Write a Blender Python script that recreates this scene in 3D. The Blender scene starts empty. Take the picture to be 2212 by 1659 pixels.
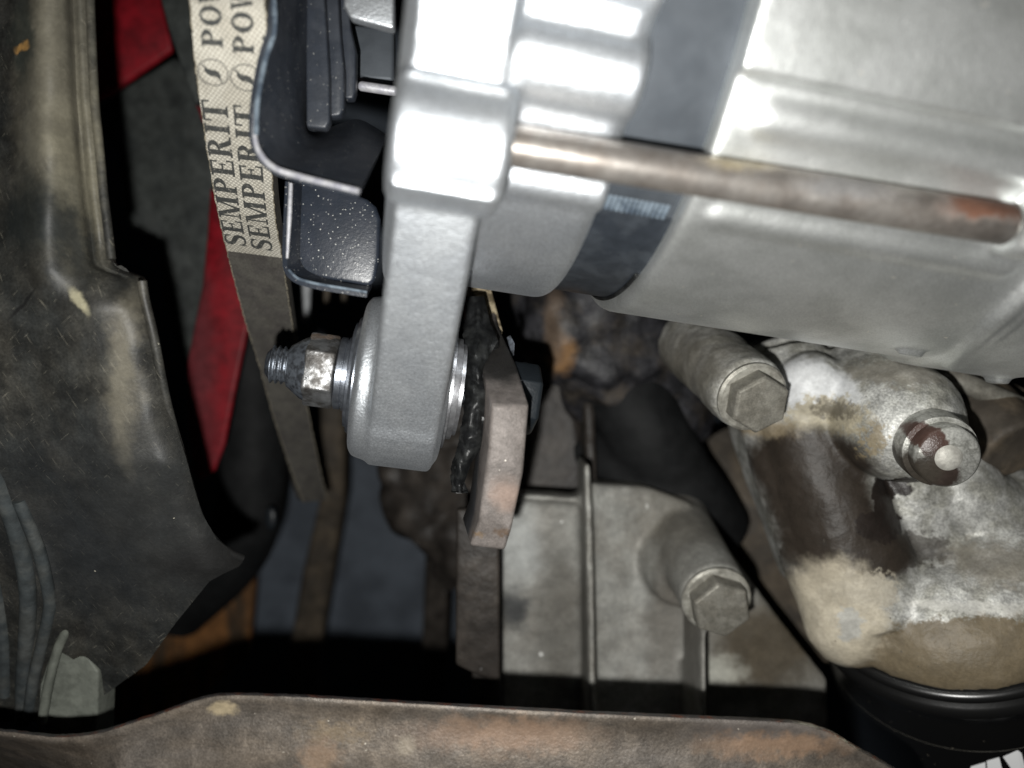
import bpy, bmesh, math, random
from mathutils import Vector, Matrix, noise
random.seed(7)
R = math.radians
SC = bpy.context.scene
COL = SC.collection
# ------------------------------------------------------------------ camera, light, exposure
cam_d = bpy.data.cameras.new('camera')
cam = bpy.data.objects.new('camera', cam_d); COL.objects.link(cam)
cam_d.sensor_width = 36; cam_d.lens = 27.7
cam_d.clip_start = 0.005; cam_d.clip_end = 20
cam_d.dof.use_dof = True; cam_d.dof.focus_distance = 0.187; cam_d.dof.aperture_fstop = 7.2
cam.location = (0, 0, 0)                       # looks straight down into the engine bay
SC.camera = cam
w = bpy.data.worlds.new('World'); SC.world = w; w.use_nodes = True
w.node_tree.nodes['Background'].inputs[0].default_value = (0.9, 0.95, 1, 1)
w.node_tree.nodes['Background'].inputs[1].default_value = 0.003
fl = bpy.data.lights.new('camera_flash', 'POINT'); fl.energy = 3.0; fl.shadow_soft_size = 0.0022
fl.color = (1.0, 0.99, 0.955)
flo = bpy.data.objects.new('camera_flash', fl); COL.objects.link(flo); flo.location = (-0.010, -0.021, 0.0)
SC.view_settings.view_transform = 'Standard'; SC.view_settings.look = 'None'
SC.view_settings.exposure = 0.0; SC.view_settings.gamma = 1.0
SC.render.engine = 'CYCLES'
SC.cycles.max_bounces = 6

# ------------------------------------------------------------------ helpers (millimetres in, metres out)
F = 1703.0
def W(x, y, d):
    return Vector(((x-1106)*d/F, (829.5-y)*d/F, -d))
ORG = {}
def link(o, parent, center):
    COL.objects.link(o)
    ORG[o.name] = center.copy()
    if parent is not None:
        o.parent = parent; o.location = (center - ORG[parent.name]) * 0.001
    else:
        o.location = center * 0.001
def thing(name, label, cat, at, group=None):
    o = bpy.data.objects.new(name, None); o.empty_display_size = 0.01
    link(o, None, at); o['label'] = label; o['category'] = cat
    if group: o['group'] = group
    return o
def tag(o, label, cat, group=None):
    o['label'] = label; o['category'] = cat
    if group: o['group'] = group
    return o

class MB:
    def __init__(s): s.v = []; s.f = []; s.uv = None
    def add(s, v, f):
        n = len(s.v); s.v += [Vector(p) for p in v]; s.f += [tuple(i+n for i in q) for q in f]
    def lathe(s, A, D, prof, n=56, squash=None):
        D = D.normalized(); X = D.orthogonal().normalized(); Y = D.cross(X)
        v = []; f = []
        for t, r in prof:
            for k in range(n):
                a = 2*math.pi*k/n
                v.append(A + D*t + (X*math.cos(a) + Y*math.sin(a))*max(r, 0.001))
        for i in range(len(prof)-1):
            for k in range(n):
                a = i*n+k; b = i*n+(k+1) % n
                f.append((a, b, b+n, a+n))
        f.append(tuple(range(n))[::-1]); f.append(tuple(range((len(prof)-1)*n, len(prof)*n)))
        s.add(v, f); return s
    def hexagon(s, A, D, prof, up=None, rot=0, n=6):
        D = D.normalized(); X = (up - D*up.dot(D)).normalized() if up else D.orthogonal().normalized()
        Y = D.cross(X); v = []; f = []
        for t, r in prof:
            for k in range(n):
                a = 2*math.pi*k/n + rot
                v.append(A + D*t + (X*math.cos(a)+Y*math.sin(a))*r)
        for i in range(len(prof)-1):
            for k in range(n):
                a = i*n+k; b = i*n+(k+1) % n; f.append((a, b, b+n, a+n))
        f.append(tuple(range(n))[::-1]); f.append(tuple(range((len(prof)-1)*n, len(prof)*n)))
        s.add(v, f); return s
    def cyl(s, A, B, r0, r1=None, n=48, ch=0.0):
        r1 = r0 if r1 is None else r1; L = (B-A).length
        pr = [(0, r0), (L, r1)]
        if ch: pr = [(0, r0-ch), (ch, r0), (L-ch, r1), (L, r1-ch)]
        return s.lathe(A, B-A, pr, n)
    def capsule(s, A, B, r, n=24):
        L = (B-A).length; pr = []
        for k in range(7): a = -math.pi/2 + math.pi/2*k/6; pr.append((r*math.sin(a), r*math.cos(a)))
        for k in range(7): a = math.pi/2*k/6; pr.append((L+r*math.sin(a), r*math.cos(a)))
        return s.lathe(A, B-A, pr, n)
    def prism(s, pts, off):
        n = len(pts); v = list(pts) + [p+off for p in pts]
        f = [tuple(range(n)), tuple(range(n, 2*n))[::-1]]
        for i in range(n): j = (i+1) % n; f.append((i, i+n, j+n, j))
        s.add(v, f); return s
    def box(s, c, ax, ay, az):
        v = [c + ax*i + ay*j + az*k for i in (-1, 1) for j in (-1, 1) for k in (-1, 1)]
        s.add(v, [(0,1,3,2),(4,6,7,5),(0,4,5,1),(2,3,7,6),(0,2,6,4),(1,5,7,3)]); return s
    def tube(s, path, rad, n=16):
        pts = catmull(path, 6) if len(path) > 2 else path
        rr = rad if isinstance(rad, list) else [rad]*len(path)
        v = []; f = []; N = len(pts)
        X = None
        for i, p in enumerate(pts):
            t = (pts[min(i+1, N-1)] - pts[max(i-1, 0)]).normalized()
            X = t.orthogonal().normalized() if X is None else (X - t*X.dot(t)).normalized()
            Y = t.cross(X)
            q = i/(N-1)*(len(rr)-1); a0 = int(min(q, len(rr)-2)) if len(rr) > 1 else 0
            r = rr[a0]*(1-(q-a0)) + rr[min(a0+1, len(rr)-1)]*(q-a0)
            for k in range(n):
                a = 2*math.pi*k/n; v.append(p + (X*math.cos(a)+Y*math.sin(a))*r)
        for i in range(N-1):
            for k in range(n):
                a = i*n+k; b = i*n+(k+1) % n; f.append((a, b, b+n, a+n))
        f.append(tuple(range(n))[::-1]); f.append(tuple(range((N-1)*n, N*n)))
        s.add(v, f); return s
    def grid(s, rows):
        n = len(rows[0]); v = [p for r in rows for p in r]; f = []
        for i in range(len(rows)-1):
            for j in range(n-1):
                a = i*n+j; f.append((a, a+1, a+n+1, a+n))
        s.add(v, f); return s
    def ball(s, c, r, sx=1, sy=1, sz=1, n=20, rough=0.0, seed=0, fr=0.3):
        v = []; f = []; m = n//2
        for i in range(m+1):
            th = math.pi*i/m
            for k in range(n):
                a = 2*math.pi*k/n
                d = Vector((math.sin(th)*math.cos(a), math.sin(th)*math.sin(a), math.cos(th)))
                q = 1 + rough*noise.noise(d*r*fr + Vector((seed, seed*1.7, 0)))
                v.append(c + Vector((d.x*sx, d.y*sy, d.z*sz))*r*q)
        for i in range(m):
            for k in range(n):
                a = i*n+k; b = i*n+(k+1) % n; f.append((a, b, b+n, a+n))
        s.add(v, f); return s
    def build(s, name, mat, parent=None, remesh=None, smooth_it=0, solid=None, bevel=None, sub=0,
              disp=None, sharp=40, flat=False, uv=None, bseg=3, offs=-1, frame=None):
        if frame: s.v = [frame.transposed() @ p for p in s.v]
        bm = bmesh.new(); vs = [bm.verts.new(p) for p in s.v]
        for q in s.f:
            try: bm.faces.new([vs[i] for i in q])
            except ValueError: pass
        bmesh.ops.remove_doubles(bm, verts=bm.verts, dist=0.0005)
        bmesh.ops.dissolve_degenerate(bm, edges=bm.edges, dist=0.0005)
        bmesh.ops.recalc_face_normals(bm, faces=bm.faces)
        if solid and sum(q.normal.z*q.calc_area() for q in bm.faces) < 0:      # open sheets: front towards the viewer's side
            bmesh.ops.reverse_faces(bm, faces=bm.faces)
        me = bpy.data.meshes.new(name); bm.to_mesh(me); bm.free()
        o = bpy.data.objects.new(name, me); COL.objects.link(o)
        mods = False
        if solid:
            m = o.modifiers.new('s', 'SOLIDIFY'); m.thickness = solid; m.offset = offs; mods = True
        if remesh:
            m = o.modifiers.new('r', 'REMESH'); m.mode = 'VOXEL'; m.voxel_size = remesh; m.adaptivity = 0; mods = True
        if smooth_it:
            m = o.modifiers.new('m', 'SMOOTH'); m.factor = 0.5; m.iterations = smooth_it; mods = True
        if bevel:
            m = o.modifiers.new('b', 'BEVEL'); m.width = bevel; m.segments = bseg; m.limit_method = 'ANGLE'; m.angle_limit = R(35); mods = True
        if sub:
            m = o.modifiers.new('u', 'SUBSURF'); m.levels = sub; m.render_levels = sub; mods = True
        if mods:
            dg = bpy.context.evaluated_depsgraph_get(); dg.update()
            me2 = bpy.data.meshes.new_from_object(o.evaluated_get(dg))
            o.modifiers.clear(); bpy.data.meshes.remove(me) if False else None
            o.data = me2; me = me2; me.name = name
        if frame: me.transform(frame.to_4x4())
        if disp:
            me.update()
            nr = [v.normal.copy() for v in me.vertices]
            for v, nn in zip(me.vertices, nr): v.co += nn * disp(v.co)
        lo = Vector((min(v.co.x for v in me.vertices), min(v.co.y for v in me.vertices), min(v.co.z for v in me.vertices)))
        hi = Vector((max(v.co.x for v in me.vertices), max(v.co.y for v in me.vertices), max(v.co.z for v in me.vertices)))
        c = (lo+hi)/2
        if uv:
            ul = me.uv_layers.new(name='UVMap')
            for lp in me.loops:
                a = uv(me.vertices[lp.vertex_index].co); ul.data[lp.index].uv = a
        me.transform(Matrix.Scale(0.001, 4) @ Matrix.Translation(-c))
        bm = bmesh.new(); bm.from_mesh(me)
        for fc in bm.faces: fc.smooth = not flat
        if sharp and not flat:
            for e in bm.edges:
                if len(e.link_faces) == 2 and e.calc_face_angle(0) > R(sharp): e.smooth = False
        bm.to_mesh(me); bm.free(); me.update()
        me.materials.clear(); me.materials.append(mat)
        COL.objects.unlink(o); link(o, parent, c)
        return o

def catmull(P, n):
    out = []
    for i in range(len(P)-1):
        p0 = P[max(i-1, 0)]; p1 = P[i]; p2 = P[i+1]; p3 = P[min(i+2, len(P)-1)]
        for k in range(n):
            t = k/n
            out.append(0.5*((2*p1) + (p2-p0)*t + (2*p0-5*p1+4*p2-p3)*t*t + (3*p1-p0-3*p2+p3)*t*t*t))
    out.append(P[-1].copy() if hasattr(P[-1], 'copy') else P[-1]); return out
def loft(rows, nu=6, nv=6):
    r1 = [catmull(r, nu) for r in rows]
    cols = [catmull([r[j] for r in r1], nv) for j in range(len(r1[0]))]
    return [[c[i] for c in cols] for i in range(len(cols[0]))]
def interp(tab, x):
    if x <= tab[0][0]: return tab[0][1]
    for (a, b), (c, d) in zip(tab, tab[1:]):
        if x <= c: return b + (d-b)*(x-a)/(c-a)
    return tab[-1][1]

# ------------------------------------------------------------------ materials
def M(name, col, col2=None, mix=(0.42, 0.62), scale=6.0, rough=0.5, metal=0.0, bump=None, specks=None,
      stains=(), spec=0.22, rough2=None, coat=0, extra=None, mottle=0.12, stretch=None, fine=None, scratch=()):
    m = bpy.data.materials.new(name); m.use_nodes = True
    N = m.node_tree.nodes; L = m.node_tree.links
    b = N['Principled BSDF']
    b.inputs['Metallic'].default_value = metal; b.inputs['Roughness'].default_value = rough
    b.inputs['Specular IOR Level'].default_value = spec
    if coat: b.inputs['Coat Weight'].default_value = coat; b.inputs['Coat Roughness'].default_value = 0.15
    g = N.new('ShaderNodeNewGeometry')
    mm = N.new('ShaderNodeVectorMath'); mm.operation = 'SCALE'; mm.inputs['Scale'].default_value = 1000
    L.new(g.outputs['Position'], mm.inputs[0]); P = mm.outputs[0]
    if stretch:
        sv = N.new('ShaderNodeVectorMath'); sv.operation = 'MULTIPLY'; sv.inputs[1].default_value = stretch
        L.new(P, sv.inputs[0]); PS = sv.outputs[0]
    else: PS = P
    def nz(sz, det=5, ro=0.6, vec=None):
        n = N.new('ShaderNodeTexNoise'); n.inputs['Scale'].default_value = 1.0/sz
        n.inputs['Detail'].default_value = det; n.inputs['Roughness'].default_value = ro
        L.new(vec or P, n.inputs['Vector']); return n.outputs['Fac']
    def mr(x, a, c, lo=0.0, hi=1.0):
        n = N.new('ShaderNodeMapRange'); n.inputs['From Min'].default_value = a; n.inputs['From Max'].default_value = c
        n.inputs['To Min'].default_value = lo; n.inputs['To Max'].default_value = hi
        n.interpolation_type = 'SMOOTHSTEP'
        L.new(x, n.inputs['Value']); return n.outputs['Result']
    def mixc(fac, A, B):
        n = N.new('ShaderNodeMix'); n.data_type = 'RGBA'
        if hasattr(fac, 'node'): L.new(fac, n.inputs['Factor'])
        else: n.inputs['Factor'].default_value = fac
        for s_, X in ((n.inputs[6], A), (n.inputs[7], B)):
            if hasattr(X, 'node'): L.new(X, s_)
            else: s_.default_value = tuple(X)+(1,)
        return n.outputs[2]
    c = tuple(col)
    rr = None
    if col2:
        f = mr(nz(scale, vec=PS), mix[0], mix[1]); c = mixc(f, c, col2)
        if rough2 is not None: rr = mr(nz(scale, vec=PS), mix[0], mix[1], rough, rough2)
    if mottle:
        f = mr(nz(scale*0.35+0.6, 4), 0.3, 0.7)
        dk = mixc(1.0, c, c) if not hasattr(c, 'node') else c
        hs = N.new('ShaderNodeHueSaturation'); hs.inputs['Value'].default_value = 1-2*mottle
        if hasattr(dk, 'node'): L.new(dk, hs.inputs['Color'])
        c = mixc(f, dk, hs.outputs['Color'])
    if fine:      # (size mm, amount): grain of the surface itself
        f = mr(nz(fine[0], 2), 0.35, 0.65)
        hs = N.new('ShaderNodeHueSaturation'); hs.inputs['Value'].default_value = 1-fine[1]
        L.new(c, hs.inputs['Color']); c = mixc(f, c, hs.outputs['Color'])
    for (ang, ln, wd, th_, colr, amt) in scratch:      # long thin scuffs
        vr = N.new('ShaderNodeVectorRotate'); vr.rotation_type = 'Z_AXIS'; vr.inputs['Angle'].default_value = R(ang); L.new(P, vr.inputs['Vector'])
        sv = N.new('ShaderNodeVectorMath'); sv.operation = 'MULTIPLY'; sv.inputs[1].default_value = (1.0/ln, 1.0/wd, 0.2/wd); L.new(vr.outputs[0], sv.inputs[0])
        n = N.new('ShaderNodeTexNoise'); n.inputs['Scale'].default_value = 1.0; n.inputs['Detail'].default_value = 3; L.new(sv.outputs[0], n.inputs['Vector'])
        f = mr(n.outputs['Fac'], th_, th_+0.05, 0, amt); c = mixc(f, c, colr)
    metal_s = None
    for st in stains:   # dict(c=world mm, r=(x,y,z) mm, col, soft, wob, size)
        wob = st.get('wob', 2.0)
        n = N.new('ShaderNodeTexNoise'); n.inputs['Scale'].default_value = 1.0/st.get('size', 4.0); n.inputs['Detail'].default_value = 6
        n.inputs['Roughness'].default_value = 0.65
        L.new(P, n.inputs['Vector'])
        a = N.new('ShaderNodeVectorMath'); a.operation = 'SUBTRACT'; L.new(n.outputs['Color'], a.inputs[0]); a.inputs[1].default_value = (0.5, 0.5, 0.5)
        a2 = N.new('ShaderNodeVectorMath'); a2.operation = 'SCALE'; a2.inputs['Scale'].default_value = wob*4; L.new(a.outputs[0], a2.inputs[0])
        a3 = N.new('ShaderNodeVectorMath'); a3.operation = 'ADD'; L.new(P, a3.inputs[0]); L.new(a2.outputs[0], a3.inputs[1])
        a4 = N.new('ShaderNodeVectorMath'); a4.operation = 'SUBTRACT'; L.new(a3.outputs[0], a4.inputs[0]); a4.inputs[1].default_value = tuple(st['c'])
        last = a4.outputs[0]
        if 'rot' in st:
            vr = N.new('ShaderNodeVectorRotate'); vr.rotation_type = 'Z_AXIS'; vr.inputs['Angle'].default_value = R(st['rot'])
            L.new(last, vr.inputs['Vector']); last = vr.outputs[0]
        r = st['r']; r = (r, r, r) if not isinstance(r, tuple) else r
        a5 = N.new('ShaderNodeVectorMath'); a5.operation = 'DIVIDE'; L.new(last, a5.inputs[0]); a5.inputs[1].default_value = r
        a6 = N.new('ShaderNodeVectorMath'); a6.operation = 'LENGTH'; L.new(a5.outputs[0], a6.inputs[0])
        so = st.get('soft', 0.3); k = st.get('k', 1.0)
        f = mr(a6.outputs['Value'], 1+so/2, 1-so/2, 0, k)
        c = mixc(f, c, st['col'])
        if 'rough' in st:
            if rr is None:
                v = N.new('ShaderNodeValue'); v.outputs[0].default_value = rough; rr = v.outputs[0]
            q = N.new('ShaderNodeMix'); L.new(f, q.inputs[0]); L.new(rr, q.inputs[2]); q.inputs[3].default_value = st['rough']; rr = q.outputs[0]
        if metal > 0 and st.get('nonmetal', True):
            if metal_s is None:
                v = N.new('ShaderNodeValue'); v.outputs[0].default_value = metal; metal_s = v.outputs[0]
            q = N.new('ShaderNodeMix'); L.new(f, q.inputs[0]); L.new(metal_s, q.inputs[2]); q.inputs[3].default_value = 0.0; metal_s = q.outputs[0]
    if stains:      # wear and grime over the stains too
        for sz_, am in ((0.9, 0.12), (5.5, 0.20)):
            f = mr(nz(sz_, 4), 0.38, 0.62)
            hs = N.new('ShaderNodeHueSaturation'); hs.inputs['Value'].default_value = 1-am
            L.new(c, hs.inputs['Color']); c = mixc(f, c, hs.outputs['Color'])
    if specks:   # (cell mm, radius fraction, density, colour)
        vo = N.new('ShaderNodeTexVoronoi'); vo.inputs['Scale'].default_value = 1.0/specks[0]; vo.inputs['Randomness'].default_value = 1.0
        wn = N.new('ShaderNodeTexNoise'); wn.inputs['Scale'].default_value = 1.3/specks[0]; L.new(P, wn.inputs['Vector'])
        wa = N.new('ShaderNodeVectorMath'); wa.operation = 'MULTIPLY_ADD'; wa.inputs[1].default_value = (specks[0]*1.1,)*3; L.new(wn.outputs['Color'], wa.inputs[0]); L.new(P, wa.inputs[2]); L.new(wa.outputs[0], vo.inputs['Vector'])
        f1 = mr(vo.outputs['Distance'], specks[1], specks[1]*0.6)
        sp = N.new('ShaderNodeSeparateColor'); L.new(vo.outputs['Color'], sp.inputs[0])
        f2 = mr(sp.outputs[0], 1-specks[2], 1-specks[2]+0.02)
        mu = N.new('ShaderNodeMath'); mu.operation = 'MULTIPLY'; L.new(f1, mu.inputs[0]); L.new(f2, mu.inputs[1])
        c = mixc(mu.outputs[0], c, specks[3])
    if hasattr(c, 'node'): L.new(c, b.inputs['Base Color'])
    else: b.inputs['Base Color'].default_value = c+(1,)
    if rr is not None: L.new(rr, b.inputs['Roughness'])
    if metal_s is not None: L.new(metal_s, b.inputs['Metallic'])
    if bump:
        prev = None
        for (dist, size, det) in bump:
            bp = N.new('ShaderNodeBump'); bp.inputs['Distance'].default_value = dist*0.001; bp.inputs['Strength'].default_value = 1.0
            L.new(nz(size, det), bp.inputs['Height'])
            if prev: L.new(prev.outputs[0], bp.inputs['Normal'])
            prev = bp
        L.new(prev.outputs[0], b.inputs['Normal'])
    m['nodes'] = 1
    return m

ALU_B = [(0.10, 0.55, 3), (0.25, 3.5, 3)]
m_silver = M('silver_cast_paint', (0.74, 0.775, 0.81), (0.66, 0.695, 0.735), scale=14, rough=0.44, metal=0.90, bump=[(0.10, 0.5, 2), (0.12, 4.0, 2)], fine=(0.33, 0.30), mottle=0.03,
             specks=(1.3, 0.16, 0.08, (0.9, 0.92, 0.95)))
m_silver2 = M('silver_cast_paint_warm', (0.82, 0.84, 0.83), (0.70, 0.72, 0.705), scale=16, rough=0.45, metal=0.90, bump=[(0.05, 0.5, 2), (0.10, 4.0, 2)], fine=(0.35, 0.18), mottle=0.03,
              specks=(2.3, 0.18, 0.10, (0.9, 0.88, 0.82)))
m_stator = M('stator_steel', (0.062, 0.070, 0.080), (0.048, 0.055, 0.064), scale=12, rough=0.55, metal=0.3, bump=[(0.03, 0.8, 3)], mottle=0.06)
m_band = M('black_stator_paint', (0.020, 0.024, 0.030), (0.03, 0.035, 0.042), scale=5, rough=0.38, spec=0.5, bump=[(0.04, 1.0, 3)])
m_rod = M('through_bolt_steel', (0.44, 0.41, 0.38), (0.33, 0.295, 0.265), mix=(0.35, 0.65), scale=6, rough=0.36, metal=0.75, bump=[(0.03, 0.9, 4)], mottle=0.04,
          stains=[dict(c=W(2110, 452, 138), r=(9, 2.6, 6), col=(0.15, 0.075, 0.05), soft=0.7, wob=1.0, rough=0.7),
                  dict(c=W(1840, 400, 132), r=(9, 2.4, 5), col=(0.15, 0.15, 0.15), soft=0.9, wob=1.2, k=0.85),
                  dict(c=W(1620, 345, 130), r=(7, 1.8, 6), col=(0.33, 0.27, 0.14), soft=0.9, wob=1.2, k=0.6)])
m_fan = M('fan_black_steel', (0.022, 0.026, 0.034), (0.032, 0.036, 0.044), scale=7, spec=0.45, rough=0.42, bump=[(0.05, 0.7, 3)], specks=(0.7, 0.24, 0.16, (0.20, 0.20, 0.19)), mottle=0.1)
m_fan_dusty = M('fan_black_steel_dusty', (0.014, 0.018, 0.026), (0.02, 0.024, 0.033), scale=4, spec=0.45, rough=0.36, bump=[(0.06, 0.7, 3)], specks=(0.55, 0.26, 0.22, (0.42, 0.42, 0.40)), mottle=0.1)
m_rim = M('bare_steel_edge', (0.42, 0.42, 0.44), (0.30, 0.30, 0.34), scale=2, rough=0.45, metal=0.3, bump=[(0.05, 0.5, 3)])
m_rimdark = M('worn_steel_edge', (0.13, 0.16, 0.19), (0.05, 0.065, 0.085), scale=3, rough=0.4, bump=[(0.03, 0.5, 3)])
m_thread = M('thread_steel', (0.17, 0.19, 0.22), (0.07, 0.075, 0.085), scale=1.6, rough=0.40, metal=0.75, bump=[(0.08, 0.5, 4)])
m_nut = M('greasy_nut', (0.50, 0.51, 0.52), (0.10, 0.095, 0.09), mix=(0.40, 0.66), scale=4.2, rough=0.30, rough2=0.6, metal=0.85, bump=[(0.16, 1.0, 4)],
          stains=[dict(c=W(690, 728, 186), r=(5, 0.7, 5), col=(0.14, 0.095, 0.065), soft=0.9, wob=0.8, size=1.5, k=0.8)])
m_wash = M('washer_steel', (0.34, 0.37, 0.42), (0.24, 0.26, 0.30), scale=3, rough=0.30, metal=0.9, bump=[(0.04, 0.5, 4)])
m_bush = M('bush_steel', (0.62, 0.63, 0.66), (0.4, 0.4, 0.42), scale=3, rough=0.28, metal=0.9, bump=[(0.03, 0.4, 4)])
m_goo = M('black_rubber_sealant', (0.008, 0.0085, 0.009), (0.02, 0.021, 0.021), scale=3, spec=0.25, rough=0.42, bump=[(0.10, 0.7, 4)], mottle=0.2)
m_plate = M('rust_tinted_steel_plate', (0.20, 0.178, 0.166), (0.15, 0.132, 0.122), mix=(0.35, 0.65), scale=5, rough=0.55, metal=0.1,
            bump=[(0.14, 0.7, 4), (0.1, 3, 3)], fine=(0.35, 0.22), specks=(2.0, 0.12, 0.12, (0.6, 0.56, 0.5)),
            stains=[dict(c=W(1030, 1155, 172), r=(1.4, 0.5, 6), col=(0.15, 0.10, 0.055), soft=1.2, wob=1.0, size=0.9, k=0.7),
                    dict(c=W(1085, 1150, 172), r=(1.6, 0.9, 6), col=(0.09, 0.06, 0.04), soft=1.2, wob=1.2, size=0.9, k=0.8),
                    dict(c=W(1095, 1075, 168), r=(3.5, 4, 4), col=(0.20, 0.15, 0.125), soft=1.0, wob=1.2),
                    dict(c=W(1085, 745, 190), r=(9, 11, 24), col=(0.022, 0.021, 0.020), soft=0.5, wob=1.2, rough=0.5),
                    dict(c=W(1010, 1010, 192), r=(3.5, 40, 12), col=(0.06, 0.063, 0.068), soft=0.5, wob=0.3)])
m_black = M('black_bolt', (0.012, 0.015, 0.018), None, rough=0.35, bump=[(0.1, 1.0, 4)], mottle=0.1)
m_tan = M('tan_flange', (0.30, 0.25, 0.17), (0.10, 0.08, 0.05), mix=(0.45, 0.6), scale=4, rough=0.6, bump=[(0.12, 0.8, 4)])
m_beltdark = M('belt_rubber', (0.085, 0.08, 0.07), (0.065, 0.06, 0.055), scale=6, rough=0.8, bump=[(0.05, 0.4, 3)], fine=(0.45, 0.3), mottle=0.1)
m_beltedge = M('belt_frayed_edge', (0.27, 0.24, 0.18), (0.10, 0.09, 0.07), mix=(0.4, 0.6), scale=0.8, rough=0.9, bump=[(0.2, 0.5, 3)])
m_print = M('belt_print_ink', (0.05, 0.052, 0.05), (0.24, 0.23, 0.20), mix=(0.56, 0.72), scale=0.7, rough=0.8, fine=(0.3, 0.3))
m_shroud = M('shroud_dusty_plastic', (0.028, 0.030, 0.029), (0.062, 0.058, 0.048), mix=(0.30, 0.74), scale=13, rough=0.52, scratch=[(62, 9, 0.35, 0.66, (0.16, 0.15, 0.12), 0.6), (-35, 6, 0.3, 0.68, (0.17, 0.16, 0.13), 0.6), (10, 14, 0.4, 0.68, (0.012, 0.012, 0.012), 0.7)], stretch=(1.4, 0.55, 1), spec=0.3,
             bump=[(0.07, 0.7, 4), (0.12, 6, 4)], fine=(0.5, 0.35), mottle=0.3, specks=(2.6, 0.10, 0.04, (0.35, 0.33, 0.27)),
             stains=[dict(c=W(85, 150, 160), r=(7, 26, 20), col=(0.15, 0.138, 0.105), soft=1.6, wob=3.5, size=8, k=0.72),
                     dict(c=W(140, 350, 160), r=(4.5, 17, 20), col=(0.15, 0.138, 0.10), soft=1.5, wob=3.5, size=7, k=0.75),
                     dict(c=W(30, 460, 160), r=(8, 8, 20), col=(0.012, 0.015, 0.015), soft=1.2, wob=3, size=6, k=0.8),
                     dict(c=W(110, 500, 160), r=(3, 9, 20), col=(0.014, 0.016, 0.016), soft=1.0, wob=3, size=5, k=0.75, rot=-20),
                     dict(c=W(15, 60, 160), r=(4, 8, 20), col=(0.02, 0.025, 0.022), soft=1.0, wob=3, size=6, k=0.8),
                     dict(c=W(12, 78, 160), r=(2.2, 0.8, 20), col=(0.32, 0.18, 0.06), soft=1.0, wob=1, size=2),
                     dict(c=W(172, 650, 165), r=(1.0, 3.2, 20), col=(0.27, 0.25, 0.17), soft=0.9, wob=0.8, size=3, rot=-32),  # tan highlight streak painted into the skin colour
                     dict(c=W(38, 655, 165), r=(5.2, 0.35, 20), col=(0.008, 0.008, 0.008), soft=0.8, wob=0.35, size=3, rot=-38),
                     dict(c=W(150, 1230, 180), r=(24, 26, 30), col=(0.018, 0.020, 0.022), soft=1.6, wob=4, size=12, k=0.85),
                     dict(c=W(330, 1150, 180), r=(12, 24, 30), col=(0.022, 0.023, 0.023), soft=1.6, wob=3, size=12, k=0.7),
                     dict(c=W(520, 1205, 200), r=(17, 6, 30), col=(0.012, 0.012, 0.012), soft=1.0, wob=1, size=8, k=0.9),  # tip darkened in the colour, in place of shade
                     dict(c=W(268, 800, 170), r=(2.5, 16, 20), col=(0.15, 0.135, 0.10), soft=1.5, wob=2, size=6, k=0.6, rot=8)])
m_red = M('red_fan_plastic', (0.20, 0.006, 0.012), (0.15, 0.007, 0.012), scale=14, rough=0.5, mottle=0.12,
          stains=[dict(c=W(452, 760, 300), r=(7.5, 42, 30), col=(0.11, 0.030, 0.034), soft=1.3, wob=3, size=10, k=0.8)])
m_darkpl = M('grimy_black_plastic', (0.050, 0.055, 0.052), (0.032, 0.036, 0.035), scale=12, rough=0.6, mottle=0.2, bump=[(0.3, 4, 4)])
m_hose = M('black_hose_rubber', (0.013, 0.0135, 0.014), (0.009, 0.0095, 0.010), scale=14, spec=0.12, rough=0.65, mottle=0.15)
m_floor = M('blue_grey_painted_floor', (0.10, 0.118, 0.145), (0.07, 0.083, 0.103), scale=30, rough=0.6, mottle=0.1)
m_rustp = M('rusty_panel_steel', (0.06, 0.04, 0.024), (0.20, 0.09, 0.03), mix=(0.42, 0.62), scale=14, stretch=(1.6, 0.25, 1), rough=0.8, bump=[(0.3, 2, 4)], mottle=0.2)
m_brown = M('oily_brown_steel', (0.06, 0.051, 0.041), (0.10, 0.08, 0.058), scale=16, rough=0.6, bump=[(0.3, 3, 4)], mottle=0.2)
m_dkbrown = M('grimy_dark_brown', (0.028, 0.024, 0.021), (0.055, 0.047, 0.040), mix=(0.4, 0.7), scale=16, rough=0.5, bump=[(0.5, 4, 4)], mottle=0.25, specks=(6, 0.12, 0.10, (0.3, 0.3, 0.3)))
m_rustlump = M('grimy_rust_cast', (0.030, 0.030, 0.034), (0.07, 0.06, 0.05), mix=(0.45, 0.7), scale=14, rough=0.5, bump=[(0.6, 5, 4)], mottle=0.3,
               stains=[dict(c=W(1210, 768, 262), r=(4.0, 5.5, 20), col=(0.19, 0.105, 0.045), soft=1.1, wob=2.6, size=6),
                       dict(c=W(1195, 700, 262), r=(3, 12, 20), col=(0.085, 0.062, 0.045), soft=1.2, wob=2, size=6)])
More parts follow.
